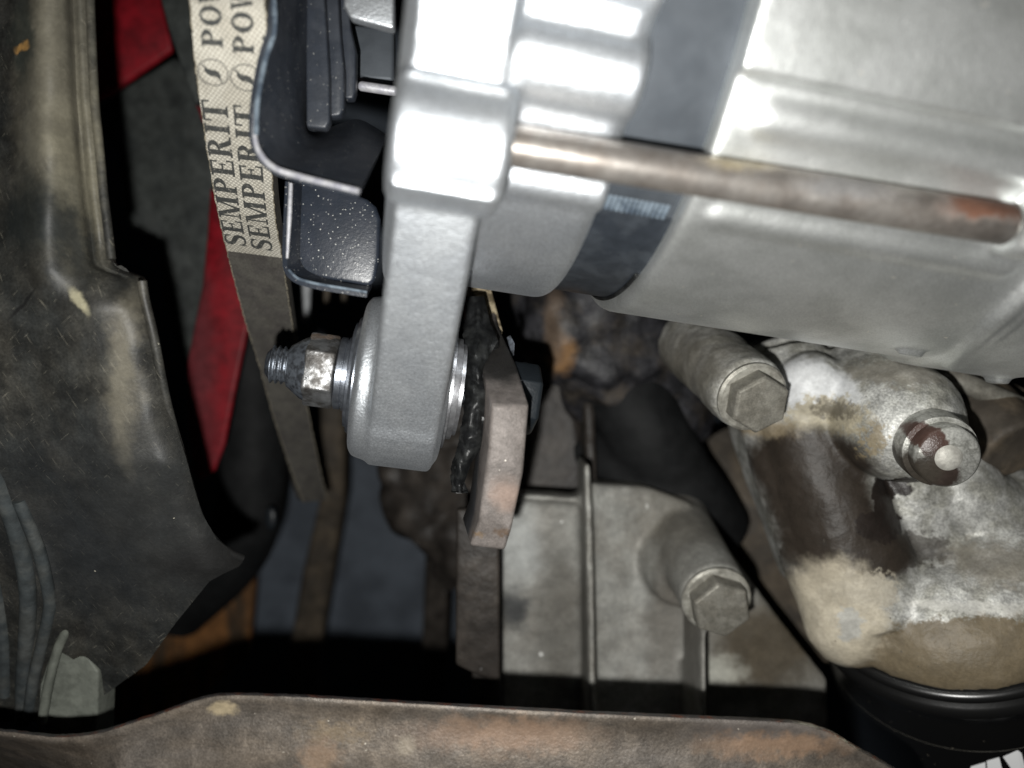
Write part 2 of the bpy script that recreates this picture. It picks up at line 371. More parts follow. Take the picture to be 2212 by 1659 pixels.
m_block = M('oily_cast_aluminium', (0.36, 0.36, 0.335), (0.25, 0.24, 0.215), mix=(0.30, 0.72), scale=16, rough=0.55, metal=0.25,
            bump=[(0.10, 1.0, 4), (0.4, 7, 3)], mottle=0.10, fine=(0.9, 0.10), specks=(7, 0.10, 0.10, (0.6, 0.6, 0.58)),
            stains=[dict(c=W(1215, 1350, 262), r=(9, 30, 40), col=(0.085, 0.078, 0.066), soft=1.2, wob=3, size=9, k=0.75),
                    dict(c=W(1115, 1180, 262), r=(8, 13, 20), col=(0.36, 0.37, 0.36), soft=1.2, wob=2, size=8, k=0.8),
                    dict(c=W(1110, 1320, 262), r=(5, 7, 20), col=(0.030, 0.032, 0.034), soft=1.0, wob=3, size=5, k=0.9),
                    dict(c=W(1450, 1330, 255), r=(7, 24, 30), col=(0.12, 0.11, 0.095), soft=1.2, wob=3, size=8, k=0.8),
                    dict(c=W(1440, 1120, 268), r=(10, 13, 30), col=(0.13, 0.12, 0.10), soft=1.2, wob=3, size=8, k=0.8),
                    dict(c=W(1660, 1410, 255), r=(19, 17, 30), col=(0.07, 0.055, 0.035), soft=0.9, wob=3, size=9, k=0.92),
                    dict(c=W(1570, 1475, 250), r=(8, 5, 30), col=(0.5, 0.5, 0.44), soft=1.2, wob=3, size=5, k=0.7)])
FH = lambda x, y, d=212: W(x, y, d)
def seg_stains(pth, col, soft=0.5, wob=1.6, size=4, k=0.95, **kw):       # a chain of round stains along a run
    return [dict(c=W(x, y, d), r=(rx, ry, 26), col=col, soft=soft, wob=wob, size=size, k=k, **kw) for x, y, d, rx, ry in pth]
OIL = (0.028, 0.022, 0.017)
m_house = M('stained_cast_housing', (0.62, 0.62, 0.59), (0.42, 0.415, 0.37), mix=(0.40, 0.62), scale=8, rough=0.48, metal=0.30, spec=0.25,
            bump=[(0.12, 0.9, 4), (0.25, 6, 4)], mottle=0.2, fine=(0.6, 0.35), specks=(3, 0.10, 0.14, (0.06, 0.055, 0.045)), scratch=[(20, 4, 0.3, 0.66, (0.6, 0.6, 0.56), 0.7)],
            stains=[dict(c=FH(1470, 800, 235), r=(15, 13, 40), col=(0.12, 0.11, 0.09), soft=1.4, wob=2, size=7, k=0.85),
                    dict(c=FH(1900, 810, 215), r=(11, 4.0, 30), col=(0.19, 0.175, 0.145), soft=0.5, wob=3.0, size=2.5, k=0.75),
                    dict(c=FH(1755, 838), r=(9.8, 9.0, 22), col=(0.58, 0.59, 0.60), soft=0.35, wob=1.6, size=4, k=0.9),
                    dict(c=FH(1780, 900), r=(8, 5.5, 22), col=(0.34, 0.30, 0.21), soft=0.4, wob=3.4, size=2.0, k=0.85),
                    dict(c=FH(1795, 885), r=(4, 2.5, 22), col=(0.07, 0.06, 0.045), soft=0.9, wob=3.0, size=1.5, k=0.7)]
            + seg_stains([(1740, 1010, 216, 17, 11), (1775, 1090, 214, 15, 12), (1800, 1180, 212, 14, 9), (1880, 1190, 212, 14, 8)], OIL, soft=0.5, wob=1.6, size=4, k=1.0)
            + seg_stains([(1990, 1195, 210, 12, 4.5), (1760, 1240, 212, 6, 8)], OIL, soft=0.3, wob=2.4, size=2.2, k=0.8)
            + [dict(c=FH(1842, 940), r=(1.8, 5, 30), col=(0.24, 0.19, 0.11), soft=0.5, wob=2.4, size=1.6, k=0.7),
               dict(c=FH(1650, 925, 220), r=(8, 3, 30), col=(0.22, 0.17, 0.10), soft=1.0, wob=2, size=4, k=0.75),
               dict(c=FH(2155, 1215), r=(12, 5, 40), col=(0.20, 0.18, 0.145), soft=0.7, wob=3, size=2.5, k=0.7)]
            + seg_stains([(1948, 1085, 206, 4.6, 8), (2000, 1075, 200, 6, 3.4), (2045, 1052, 198, 3.4, 2.2), (1925, 1140, 208, 8, 4.5)], (0.018, 0.014, 0.012), soft=0.12, wob=1.3, size=2, k=1.0, rough=0.4)
            + [dict(c=FH(2130, 1415), r=(36.0, 14.5, 60), col=(0.125, 0.098, 0.06), soft=0.12, wob=2.2, size=3.0, k=0.96, rot=-5),
               dict(c=FH(1815, 1345), r=(11.5, 16.5, 40), col=(0.42, 0.375, 0.29), soft=0.45, wob=2.0, size=3.5, k=0.92),
               dict(c=FH(1870, 1270), r=(8, 5, 40), col=(0.38, 0.345, 0.275), soft=0.3, wob=2.6, size=2.5, k=0.8),
               dict(c=FH(1838, 1352), r=(2.8, 4.6, 40), col=(0.33, 0.345, 0.345), soft=0.4, wob=1.6, size=2, k=0.6),
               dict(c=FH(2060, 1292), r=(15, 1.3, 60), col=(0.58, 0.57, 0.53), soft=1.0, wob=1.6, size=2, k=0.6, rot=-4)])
m_boltdull = M('dull_zinc_bolt', (0.235, 0.225, 0.195), (0.175, 0.165, 0.14), scale=5, rough=0.5, metal=0.3, bump=[(0.12, 0.8, 4)], fine=(0.5, 0.22), mottle=0.15)
m_flange = M('pale_bolt_flange', (0.36, 0.35, 0.31), (0.24, 0.23, 0.20), scale=4, rough=0.45, metal=0.4, bump=[(0.1, 0.8, 4)])
m_knob = M('pale_cast_knob', (0.46, 0.46, 0.43), (0.33, 0.33, 0.30), scale=4, rough=0.40, metal=0.4, bump=[(0.10, 0.7, 4)], fine=(0.5, 0.2), mottle=0.12,
           stains=[dict(c=W(2012, 955, 184), r=(3.0, 5.8, 14), col=(0.055, 0.032, 0.026), soft=0.25, wob=0.8, size=2.5, rough=0.3, rot=-25),
                   dict(c=W(2005, 1020, 188), r=(5.6, 4.4, 14), col=(0.035, 0.026, 0.022), soft=0.25, wob=0.9, size=2.5, rough=0.3),
                   dict(c=W(1955, 1005, 195), r=(5.0, 6.4, 14), col=(0.035, 0.030, 0.024), soft=0.5, wob=1.2, size=2.5, rough=0.35)])
m_pin = M('pin_metal', (0.44, 0.43, 0.39), (0.34, 0.33, 0.30), scale=2, rough=0.55, metal=0.3, bump=[(0.04, 0.6, 3)])
m_filter = M('gloss_black_enamel', (0.0055, 0.0055, 0.0055), None, spec=0.45, rough=0.30, bump=[(0.02, 1.2, 3)], specks=(2.6, 0.10, 0.18, (0.16, 0.14, 0.11)), mottle=0.0)
m_white = M('white_print', (0.90, 0.91, 0.92), None, rough=0.5, mottle=0.0)
m_bar = M('rusty_crossmember_steel', (0.115, 0.102, 0.090), (0.155, 0.126, 0.098), mix=(0.25, 0.75), scale=13, stretch=(0.6, 1.5, 1), rough=0.46, metal=0.25,
          bump=[(0.12, 0.6, 4), (0.2, 4, 4)], mottle=0.2, fine=(0.4, 0.35), scratch=[(4, 7, 0.35, 0.66, (0.03, 0.028, 0.026), 0.6), (80, 4, 0.3, 0.70, (0.22, 0.20, 0.17), 0.5)], specks=(1.6, 0.13, 0.10, (0.36, 0.33, 0.28)),
          stains=[dict(c=W(478, 1535, 168), r=(3.0, 1.6, 12), col=(0.25, 0.205, 0.135), soft=0.9, wob=1.0, size=2),
                  dict(c=W(720, 1585, 168), r=(6.0, 2.0, 12), col=(0.17, 0.125, 0.075), soft=1.4, wob=2.8, size=2.0, k=0.5),
                  dict(c=W(690, 1640, 168), r=(3.8, 3.8, 12), col=(0.19, 0.125, 0.08), soft=1.2, wob=2.4, size=2.0, k=0.55),
                  dict(c=W(1090, 1590, 168), r=(17, 3.4, 12), col=(0.19, 0.125, 0.085), soft=1.2, wob=2.4, size=4, k=0.7),
                  dict(c=W(875, 1615, 168), r=(1.7, 1.7, 12), col=(0.20, 0.17, 0.13), soft=1.2, wob=0.6, size=2, k=0.6),
                  dict(c=W(1650, 1580, 168), r=(14, 4, 12), col=(0.085, 0.075, 0.07), soft=1.2, wob=2.4, size=4, k=0.7),
                  dict(c=W(1680, 1615, 168), r=(14, 2.4, 12), col=(0.19, 0.12, 0.075), soft=1.2, wob=2.4, size=4, k=0.7)])
m_lip = M('chipped_highlit_bar_edge', (0.12, 0.11, 0.108), (0.28, 0.10, 0.06), mix=(0.52, 0.66), scale=3.5, rough=0.36, metal=0.4, bump=[(0.3, 0.7, 4)],  # pale stains: white chips, also painting the highlight along the rolled edge
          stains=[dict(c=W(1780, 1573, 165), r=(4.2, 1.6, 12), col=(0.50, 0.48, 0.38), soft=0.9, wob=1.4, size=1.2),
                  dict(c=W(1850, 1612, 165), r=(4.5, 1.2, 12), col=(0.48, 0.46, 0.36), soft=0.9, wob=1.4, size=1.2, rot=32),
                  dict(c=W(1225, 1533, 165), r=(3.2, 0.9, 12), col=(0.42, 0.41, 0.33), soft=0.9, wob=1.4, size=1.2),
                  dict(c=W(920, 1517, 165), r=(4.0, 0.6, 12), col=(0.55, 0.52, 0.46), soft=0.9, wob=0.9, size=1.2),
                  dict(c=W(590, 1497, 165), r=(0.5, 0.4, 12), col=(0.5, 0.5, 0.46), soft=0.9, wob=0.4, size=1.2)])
m_rib = M('rib_grey_plastic', (0.040, 0.046, 0.048), (0.06, 0.064, 0.062), scale=8, rough=0.45, bump=[(0.08, 0.8, 4)], mottle=0.2)
m_greybr = M('dull_grey_bracket', (0.105, 0.112, 0.096), (0.07, 0.075, 0.064), scale=9, rough=0.6, bump=[(0.2, 2, 4)], mottle=0.15)
m_white_spot = M('pale_grey_rod', (0.30, 0.31, 0.32), None, rough=0.5, mottle=0.1)

# ------------------------------------------------------------------ setting: the floor far below
mb = MB(); mb.grid([[Vector((x, y, -505)) for x in (-1500, -500, 0, 500, 1500)] for y in (-1500, -500, 0, 500, 1500)])
fl_o = mb.build('floor', m_floor); fl_o['kind'] = 'structure'

# ------------------------------------------------------------------ alternator frame
TAU = R(8); c10, s10 = math.cos(R(8.0)), math.sin(R(8.0)); _c, _s = math.cos(R(10)), math.sin(R(10))
E = Vector((c10*math.cos(TAU), -s10*math.cos(TAU), -math.sin(TAU)))
NU = Vector((s10, c10, 0)); WC = E.cross(NU).normalized()
if WC.z < 0: WC = -WC
O0 = Vector((_s, _c, 0))*85.8 + Vector((0, 0, -181)) + Vector((_c*math.cos(TAU), -_s*math.cos(TAU), -math.sin(TAU)))*2 - E*3.4
def AP(u, phi, r):         # phi in degrees: 0 = facing the camera, 90 = towards the bottom of the picture
    a = R(phi); return O0 + E*u + (WC*math.cos(a) - NU*math.sin(a))*r
def AV(u, v, d):       # kept relative to the axis
    return O0 + E*u + NU*(v-86.3) + WC*(181-d)
def AV_(u, v, d):           # v mm up, d mm deep relative to the frame
    return O0 + E*u + NU*(v-86.3) + WC*(181-d)
alt = thing('alternator', 'silver painted alternator with a long steel through bolt, filling the top right', 'alternator', AP(20, 0, 0))
def body(mb, u0, u1, r, ch=3.0, n=160, chl=None):
    chl = ch if chl is None else chl
    pr = [(0, r-chl)]
    for k in range(1, 6): a = math.pi/2*k/5; pr.append((chl*(1-math.cos(a)), r-chl+chl*math.sin(a)))
    L = u1-u0
    for k in range(0, 6): a = math.pi/2*k/5; pr.append((L-ch+ch*math.sin(a), r-ch+ch*math.cos(a)))
    mb.lathe(AP(u0, 0, 0), E, pr, n)
FR = Matrix((E, NU, WC)).transposed()
# front housing with lug
mb = MB()
body(mb, -24, 5.0, 64.8, ch=3.5)
body(mb, -34, -22, 67.2, ch=2.5)
for a_, r_, q_ in ((32.5, 60.2, 7.6), (51.5, 60.9, 5.0), (18.5, 60.9, 6.5)): mb.lathe(AP(-20, a_, r_), E, [(0, q_), (24.2, q_), (25.0, q_-0.7)], 40)
mb.capsule(AP(-32, -5, 62), AP(-14, -5, 62), 8)
# boss round the through bolt
mb.hexagon(AP(-33.8, 45, 66.8), E, [(0, 10.8), (1.6, 12.6), (17.6, 12.6), (19.2, 11)], up=NU, rot=R(45+12), n=4)
mb.lathe(AP(-33.8, 45, 66.8), E, [(0, 10), (1.2, 11.4), (18.0, 11.4), (19.2, 10)], 40)
# lug: hull from ring to ear
P0 = W(692, 800, 186)
EAR = P0 + E*19.5
ev = (EAR-O0).dot(NU)+86.3; ed = 181-(EAR-O0).dot(WC)
def lugprism(u0, u1, rr, r1, a0=20):
    pts = []
    for k in range(9): a = R(a0 + (32-a0)*k/8); pts.append((86.3-rr*math.sin(a), 181-rr*math.cos(a)))
    for k in range(17): a = R(28 + 150*k/16); pts.append((ev-r1*math.sin(a), ed-r1*math.cos(a)))
    pts.append((60, 175))
    mb.prism([AV(u0, v, d) for v, d in pts], E*(u1-u0))
eu = (EAR-O0).dot(E)
lugprism(eu-5.6, eu+8.6, 68.5, 20.6)
lugprism(eu-6.2, eu+9.2, 67.8, 20.0)
# ear barrel
mb.lathe(EAR - E*10.8, E, [(0, 17.2), (1.2, 19.0), (4.0, 19.6), (19.0, 19.6), (20.6, 18.4), (21.2, 17.2)], 96)
front = mb.build('front_housing', m_silver, alt, remesh=0.6, smooth_it=6, sharp=0, frame=FR)
# raised strengthening rib on the lug's flank, faint
# stator
mb = MB(); n = 180
pr = [(0, 55), (0, 61.8), (16, 61.8), (16, 55)]
mb.lathe(AP(4.4, 0, 0), E, pr, n)
st = mb.build('stator_core', m_stator, alt)
mb_w = MB()          # row of lamination weld beads
for k in range(13):
    a = AP(5.3+1.0*k, 52.2, 61.9); mb_w.capsule(a, a + (AP(0, 55.0, 61.9)-AP(0, 52.2, 61.9)), 0.50, 10)
pr_s = []
mb = MB(); rws = []
for ui in (4.6, 8, 12, 16, 20.2): rws.append([AP(ui, a, 61.95) for a in range(55, 150, 3)])
mb.grid(rws); mb.build('black_band', m_band, st, solid=0.5, offs=0, sharp=60)
wb = None or mb_w.build('weld_bead', m_rimdark, st)
mb = MB(); mb.box(AP(11.6, 50.2, 61.6), E*6.8, (AP(0, 52, 61.6)-AP(0, 48.2, 61.6))*0.5, (AP(0, 50, 62.5)-AP(0, 50, 61.5))*0.7)
mb.build('clamp_strip', m_stator, st, bevel=0.3)
mb = MB(); mb.tube([AP(18.4, a, 62.6+0.15*math.sin(a*1.7)) for a in range(72, 112, 4)], 0.5)
mb.build('gasket_lip', m_goo, alt)
# rear housing
mb = MB()
body(mb, 19.2, 108, 65.4, ch=6, chl=1.6)
mb.capsule(AP(27.0, 33.6, 61.6), AP(118, 33.6, 61.6), 5.2)
mb.capsule(AP(25.5, 50.6, 61.8), AP(84, 50.6, 61.8), 4.6)
v = []; u0, u1 = 19.4, 120
pts = []
for k in range(30): a = -70 + 98.0*k/29; pts.append(AP(u0, a, 67.0))
pts.append(AP(u0, 28.2, 55)); pts.append(AP(u0, -70, 50))
mb.prism(pts, E*(u1-u0))
body(mb, 97, 125, 67.0, ch=3)
mb.lathe(AP(77.5, 41.6, 66), E, [(0, 5.2), (1.2, 6.6), (30, 6.6)], 40)
# diagonal web on the end flange and the foot under it
p0 = AV(85, 86.3-66.0, 174); p1 = AV(104, 86.3-47, 137)
mb.tube([W(2052, 782, 190), W(2140, 700, 166), W(2330, 540, 146)], 2.2)
mb.tube([W(2075, 792, 190), W(2160, 720, 168), W(2350, 570, 148)], 1.2)
mb.ball(W(2095, 770, 196), 9, 1.2, 0.45, 1.0)
mb.box(W(2160, 786, 198), E*1.7, NU*5.0, WC*2.5)
mb.capsule(W(1945, 757, 184), W(1985, 765, 184), 1.1)
rear = mb.build('rear_housing', m_silver2, alt, remesh=0.75, smooth_it=5, sharp=0, frame=FR)
# through bolt
mb = MB()
L = 96.3
RA, RB = AP(-20, 43.2, 68.8), AP(78.5, 41.2, 68.8)
mb.lathe(RA, RB-RA, [(0, 3.45), (40, 3.5), (78, 3.6), (L-1.6, 3.7), (L-0.6, 2.9)], 40)
rod = mb.build('through_bolt', m_rod, alt)

# cooling fan of the alternator: bent blades with worn edges
def strip(front_pts, back_pts, mid=None, nm=5):
    rows = [front_pts]
    if mid: rows.append(mid)
    rows.append(back_pts); return loft(rows, 5, 6)
A = [(585,-40,150),(590,60,150),(570,128,150),(553,218,150),(550,291,150),(562,332,150),(592,362,150),(640,379,150),(710,397,149),(776,413,148)]
B = [(652,-40,166),(652,60,168),(650,130,168),(648,215,168),(650,268,169),(660,292,170),(682,304,171),(722,300,172),(768,296,172),(826,316,172)]
Cc = [(700,-40,176),(700,60,178),(690,130,180),(672,215,182),(664,262,183),(666,280,184),(690,284,184),(735,266,184),(778,258,184),(835,290,184)]
fanmb = MB(); fanmb.grid(strip([W(*p) for p in A], [W(*p) for p in Cc], [W(*p) for p in B]))
fan = fanmb.build('cooling_fan', m_fan, alt, solid=1.2, sharp=60)
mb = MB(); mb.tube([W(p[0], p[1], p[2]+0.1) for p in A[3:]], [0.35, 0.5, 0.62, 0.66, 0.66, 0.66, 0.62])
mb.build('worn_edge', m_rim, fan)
mb = MB(); mb.tube([W(p[0]+3, p[1], p[2]-0.3) for p in A[:5]], 0.55)
mb.build('worn_edge', m_rimdark, fan)
# fins that stand inside the bent blade
def plate(pts, d, th, dd=0):
    mb = MB(); q = [W(x, y, d+dd*i) for i, (x, y) in enumerate(pts)]
    mb.prism(q, Vector((0, 0, -th))); return mb
for i, (pts, d) in enumerate([([(660,110),(661,272),(702,277),(711,262),(710,165),(704,60),(697,-50),(662,-50)], 166),
                  ([(700,-50),(712,165),(709,252),(734,248),(742,232),(742,150),(734,70),(728,-50)], 168.5),
                  ([(728,-50),(738,165),(741,212),(762,212),(767,196),(768,110),(757,62),(745,-50)], 172),
                  ([(742,-50),(742,12),(756,36),(784,44),(838,58),(850,60),(850,-50)], 158)]):
    plate(pts, d, 3).build('vane', m_fan if i < 3 else m_silver, fan, bevel=0.5)
plate([(757,50),(850,60),(850,175),(800,172),(765,160)], 186, 4).build('end_shield', m_stator, alt, bevel=1)
mb = MB(); mb.capsule(W(783,186,178), W(850,196,178), 1.1); mb.build('steel_pin', m_rim, alt)
# lower blade
A2 = [(627,392,168),(623,470,168),(620,556,168),(624,584,168),(645,603,168),(690,615,168),(745,624,168),(793,632,168)]
B2 = [(646,392,173),(643,470,173),(641,548,173),(646,570,174),(662,586,175),(700,600,176),(750,611,176),(800,618,176)]
C2 = [(656,392,178),(654,470,178),(652,540,178),(656,562,179),(672,578,180),(706,592,181),(752,603,181),(804,611,181)]
mb = MB(); mb.grid(strip([W(*p) for p in A2], [W(*p) for p in C2], [W(*p) for p in B2]))
b2 = mb.build('fan_blade', m_fan_dusty, fan, solid=1.1, sharp=60)
mb = plate([(636,386),(636,560),(652,590),(700,603),(795,618),(808,606),(818,560),(821,473),(812,446),(794,430),(780,424),(690,386)], 176, 2.0)
mb.build('fan_disc', m_fan_dusty, fan, bevel=0.9)
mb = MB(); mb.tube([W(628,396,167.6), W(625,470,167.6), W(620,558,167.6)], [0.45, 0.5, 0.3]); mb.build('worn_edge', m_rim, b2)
mb = MB(); mb.tube([W(p[0], p[1]-1, p[2]-0.2) for p in A2[3:]], [0.3, 0.34, 0.34, 0.34, 0.3]); mb.build('worn_edge', m_rimdark, b2)

# ------------------------------------------------------------------ pivot bolt
pb = thing('pivot_bolt', 'greasy steel pivot bolt with its threaded end sticking out left of the silver lug', 'bolt', P0)
mb = MB(); pr = [(-13.6, 2.6), (-12.8, 3.6)]
t = -12.6
while t < -3.6:
    pr += [(t, 3.85), (t+0.30, 4.55), (t+0.45, 4.55), (t+0.9, 3.85)]; t += 1.25
pr += [(0, 3.9), (78, 3.9)]
mb.lathe(P0+E*1.2, E, pr[:-1]+[(40, 3.9)], 56)
mb.build('threaded_shank', m_thread, pb)
mb = MB()
mb.hexagon(P0 - E*3.2, E, [(0, 8.55), (0.6, 8.8), (6.4, 8.8), (6.9, 8.5)], up=NU, rot=0)
nutb = mb.build('hex_nut', m_nut, pb, bevel=0.35)
mb = MB(); mb.lathe(P0 - E*7.2, E, [(0, 4.9), (1.0, 5.6), (3.2, 7.2), (4.4, 7.7)], 56); mb.build('nut_collar', m_thread, nutb)
mb = MB(); mb.lathe(P0 + E*3.9, E, [(0, 8.0), (0.3, 8.6), (1.6, 8.6), (1.7, 8.2), (2.0, 8.2), (2.1, 8.8), (3.0, 8.8)], 72); mb.build('washer', m_wash, pb)
mb = MB(); mb.lathe(P0 + E*6.7, E, [(0, 11.0), (0.3, 12.4), (0.9, 12.5), (1.0, 13.6), (1.7, 14.2), (2.4, 14.2)], 72); mb.build('washer', m_wash, pb)
BR = EAR + E*10.2
mb = MB(); mb.lathe(BR, E, [(0, 14.5), (1.0, 14.5), (1.1, 12.4), (2.6, 12.2), (2.8, 11.2), (3.6, 11.2)], 72); mb.build('bush_ring', m_bush, pb)
mb = MB(); HB = EAR + E*25.5
mb.hexagon(HB, E, [(0, 8.2), (0.5, 8.8), (6.5, 8.8), (7.2, 8.0)], up=NU); mb.build('bolt_head', m_black, pb, bevel=0.4)

# ------------------------------------------------------------------ steel bracket plate (edge on)
br = thing('support_bracket', 'thick rust tinted steel plate seen edge on beside the silver lug', 'bracket', W(1090, 1000, 180))
Fl = [(1020,640,214),(1024,708,203),(1040,789,186),(1062,873,166),(1054,978,167),(1033,1129,171),(1014,1180,173)]
Fr = [(1066,640,214),(1078,706,203),(1117,792,187),(1143,877,168),(1131,1021,168),(1106,1142,172),(1091,1190,174)]
Bk = [(0.5, 26), (0, 26), (-4.0, 26), (-6.0, 26), (-6.0, 26), (-5.5, 24), (-4.2, 18)]
v = []; f = []
for (a, b_, k) in zip(Fl, Fr, Bk):
    pl = W(*a); pq = W(*b_); back = Vector((-3.6, 0.5, -30.0))
    v += [pl, pq, pq+back, pl+back]
for i in range(len(Fl)-1):
    for j in range(4): v_ = (i*4+j, i*4+(j+1) % 4, i*4+4+(j+1) % 4, i*4+4+j); f.append(v_)
f.append((3, 2, 1, 0)); k = (len(Fl)-1)*4; f.append((k, k+1, k+2, k+3))
mb = MB(); mb.add(v, f)
pn = lambda co: 0.10*noise.noise(co*0.5) + 0.05*noise.noise(co*1.6)
mb.build('steel_plate', m_plate, br, bevel=0.9, sharp=50)
mb = MB(); mb.prism([W(1012,600,213), W(1055,600,213), W(1088,718,205), W(1076,735,205), W(1020,690,205)], Vector((-2, 0, -14)))
mb.build('tan_flange', m_tan, br, bevel=0.8)

# sealant / rubber squeezed out between lug and plate
mb = MB(); rn = random.Random(3)
rowsg = []
tabg = [(640,1004,1046,197,197),(700,1000,1060,192,193),(735,1001,1076,188,190),(790,1002,1046,185,184),(850,1003,1050,183,181),(900,1000,1046,183,181),(945,992,1046,184,182),(975,986,1036,186,184),(1000,976,1018,187,185),(1040,972,1004,188,187),(1064,984,1000,189,188)]
for k in range(140):
    y_ = 640 + 424*k/139
    xl, xr, dl, dr_ = [interp([(t_[0], t_[q_]) for t_ in tabg], y_) for q_ in (1, 2, 3, 4)]
    xl += 5*noise.noise(Vector((0, y_*0.06, 2))) + 2.5*noise.noise(Vector((0, y_*0.2, 2)))
    rw = []
    for q_ in range(15):
        t_ = q_/14; x_ = xl+(xr-xl)*t_
        cr_ = abs(noise.noise(Vector((x_*0.045, y_*0.022, 1)))); c2 = abs(noise.noise(Vector((x_*0.11, y_*0.10, 4))))
        rw.append(W(x_, y_, dl+(dr_-dl)*t_ + 3.2*(2*t_-1)**2 - 1.8 - 3.0*cr_ - 0.35*c2 + 0.5))
    rowsg.append(rw)
mb.grid(rowsg)
goo = mb.build('sealant_lump', m_goo, None, solid=2.5, sharp=50)
tag(goo, 'torn shiny black rubber lumps squeezed between the silver lug and the steel plate', 'sealant')
mb = MB(); mb.prism([W(1094,728,196), W(1103,724,196), W(1112,742,195), W(1110,770,194), W(1103,758,195)], Vector((0,0,-1)))
mb.ball(W(1133,792,196), 1.0, 1.2, 1.2, 1)
mb.build('tab_washer', m_thread, br, bevel=0.2)

# ------------------------------------------------------------------ ribbed belt
Lr = [(404,-75,136),(409,0,147),(418,110,153),(429,204,160),(447,327,173),(469,455,189),(494,560,206),(528,690,226),(562,798,246),(588,892,263),(623,1000,284),(655,1085,300)]
Rr = [(568,-65,136),(573,10,147),(576,120,153),(580,218,160),(585,343,173),(595,472,189),(612,575,206),(632,705,228),(650,810,250),(668,903,269),(690,1008,293),(706,1080,312)]
cl = catmull([W(*p) for p in Lr], 16); cr = catmull([W(*p) for p in Rr], 16)
S = [0.0]
for i in range(1, len(cl)): S.append(S[-1] + ((cl[i]+cr[i])/2 - (cl[i-1]+cr[i-1])/2).length)
def belt(s, t, lift=0.0):
    t = min(max(t, 0.004), 0.996); s = min(max(s, 0), S[-1]-1e-4)
    i = 0
    while S[i+1] < s: i += 1
    k = (s-S[i])/(S[i+1]-S[i])
    a = cl[i].lerp(cl[i+1], k); b_ = cr[i].lerp(cr[i+1], k)
    nrm = (cr[i+1]-cl[i]).cross(cl[i+1]-cl[i])
    nrm = nrm.normalized(); nrm = nrm if nrm.z > 0 else -nrm
    return a.lerp(b_, t) + nrm*lift
bt = thing('drive_belt', 'woven back drive belt running down beside the black shroud, lettering on its upper half', 'belt', belt(60, .5))
rows = [[belt(S[-1]*i/160, j/12) for j in range(13)] for i in range(161)]
mb = MB(); mb.grid(rows); mb.build('belt_body', m_beltdark, bt, solid=4.2, sharp=60, offs=-1)
# which side solidify goes is checked below
for side in (0.0, 1.0):
    mb = MB(); pth = [belt(S[-1]*i/160, side) + Vector((0, 0, -0.1)) + Vector((rn.uniform(-.14, .14), rn.uniform(-.1, .1), 0)) for i in range(161)]
    mb.tube(pth, 0.16, 6); mb.build('frayed_edge', m_beltedge, bt)
def s_at_y(y):
    lo, hi = 0.0, S[-1]
    for _ in range(40):
        m_ = (lo+hi)/2; p = belt(m_, 0.5); py = 829.5 - p.y*F/(-p.z)
        if py < y: lo = m_
        else: hi = m_
    return lo
sp = s_at_y(549)
mb = MB(); nu_ = int(sp/0.7)
rows = [[belt(sp*i/nu_, j/14, 0.04) for j in range(15)] for i in range(nu_+1)]
mb.grid(rows)
def weave_mat():
    m = M('belt_pale_fabric', (0.50, 0.475, 0.41), (0.42, 0.395, 0.335), scale=6, rough=0.85, mottle=0.08)
    N = m.node_tree.nodes; L = m.node_tree.links; b = N['Principled BSDF']
    uvn = N.new('ShaderNodeUVMap'); uvn.uv_map = 'UVMap'
    outs = []
    for ang, sc in ((35, 1.0), (-55, 1.0)):
        mp = N.new('ShaderNodeMapping'); mp.inputs['Rotation'].default_value = (0, 0, R(ang)); L.new(uvn.outputs[0], mp.inputs[0])
        wv = N.new('ShaderNodeTexWave'); wv.inputs['Scale'].default_value = 0.40; wv.inputs['Distortion'].default_value = 0.8; wv.inputs['Detail'].default_value = 1
        wv.inputs['Detail Scale'].default_value = 2.0
        L.new(mp.outputs[0], wv.inputs[0]); outs.append(wv.outputs['Fac'])
    mx = N.new('ShaderNodeMath'); mx.operation = 'MULTIPLY'; L.new(outs[0], mx.inputs[0]); L.new(outs[1], mx.inputs[1])
    src = b.inputs['Base Color'].links[0].from_socket
    hs = N.new('ShaderNodeHueSaturation'); hs.inputs['Value'].default_value = 0.55; L.new(src, hs.inputs['Color'])
    mr_ = N.new('ShaderNodeMapRange'); mr_.inputs['From Min'].default_value = 0.02; mr_.inputs['From Max'].default_value = 0.38
    L.new(mx.outputs[0], mr_.inputs[0])
    mi = N.new('ShaderNodeMix'); mi.data_type = 'RGBA'; L.new(mr_.outputs[0], mi.inputs['Factor']); L.new(hs.outputs[0], mi.inputs[6]); L.new(src, mi.inputs[7])
    L.new(mi.outputs[2], b.inputs['Base Color'])
    bp = N.new('ShaderNodeBump'); bp.inputs['Distance'].default_value = 0.00008; L.new(mx.outputs[0], bp.inputs['Height']); L.new(bp.outputs[0], b.inputs['Normal'])
    return m
# uv from nearest station (cheap: rebuild coordinates by index)
pan = mb.build('printed_panel', weave_mat(), bt, sharp=0)
me = pan.data; ul = me.uv_layers.new(name='UVMap')
org = ORG[pan.name]
import bisect
def st_of(p):
    y = p.y; best = None
    # s by bisection on y of centreline, then t by projection
    lo, hi = 0.0, S[-1]
    for _ in range(26):
        m_ = (lo+hi)/2
        a_, b_ = belt(m_, 0), belt(m_, 1); t_ = (p-a_).dot(b_-a_)/(b_-a_).length_squared
        q = a_.lerp(b_, t_)
        if q.y > y: lo = m_
        else: hi = m_
    return lo, t_
vuv = [st_of(v.co*1000 + org) for v in me.vertices]
for lp in me.loops: ss, tt = vuv[lp.vertex_index]; ul.data[lp.index].uv = (ss, tt*14.2)

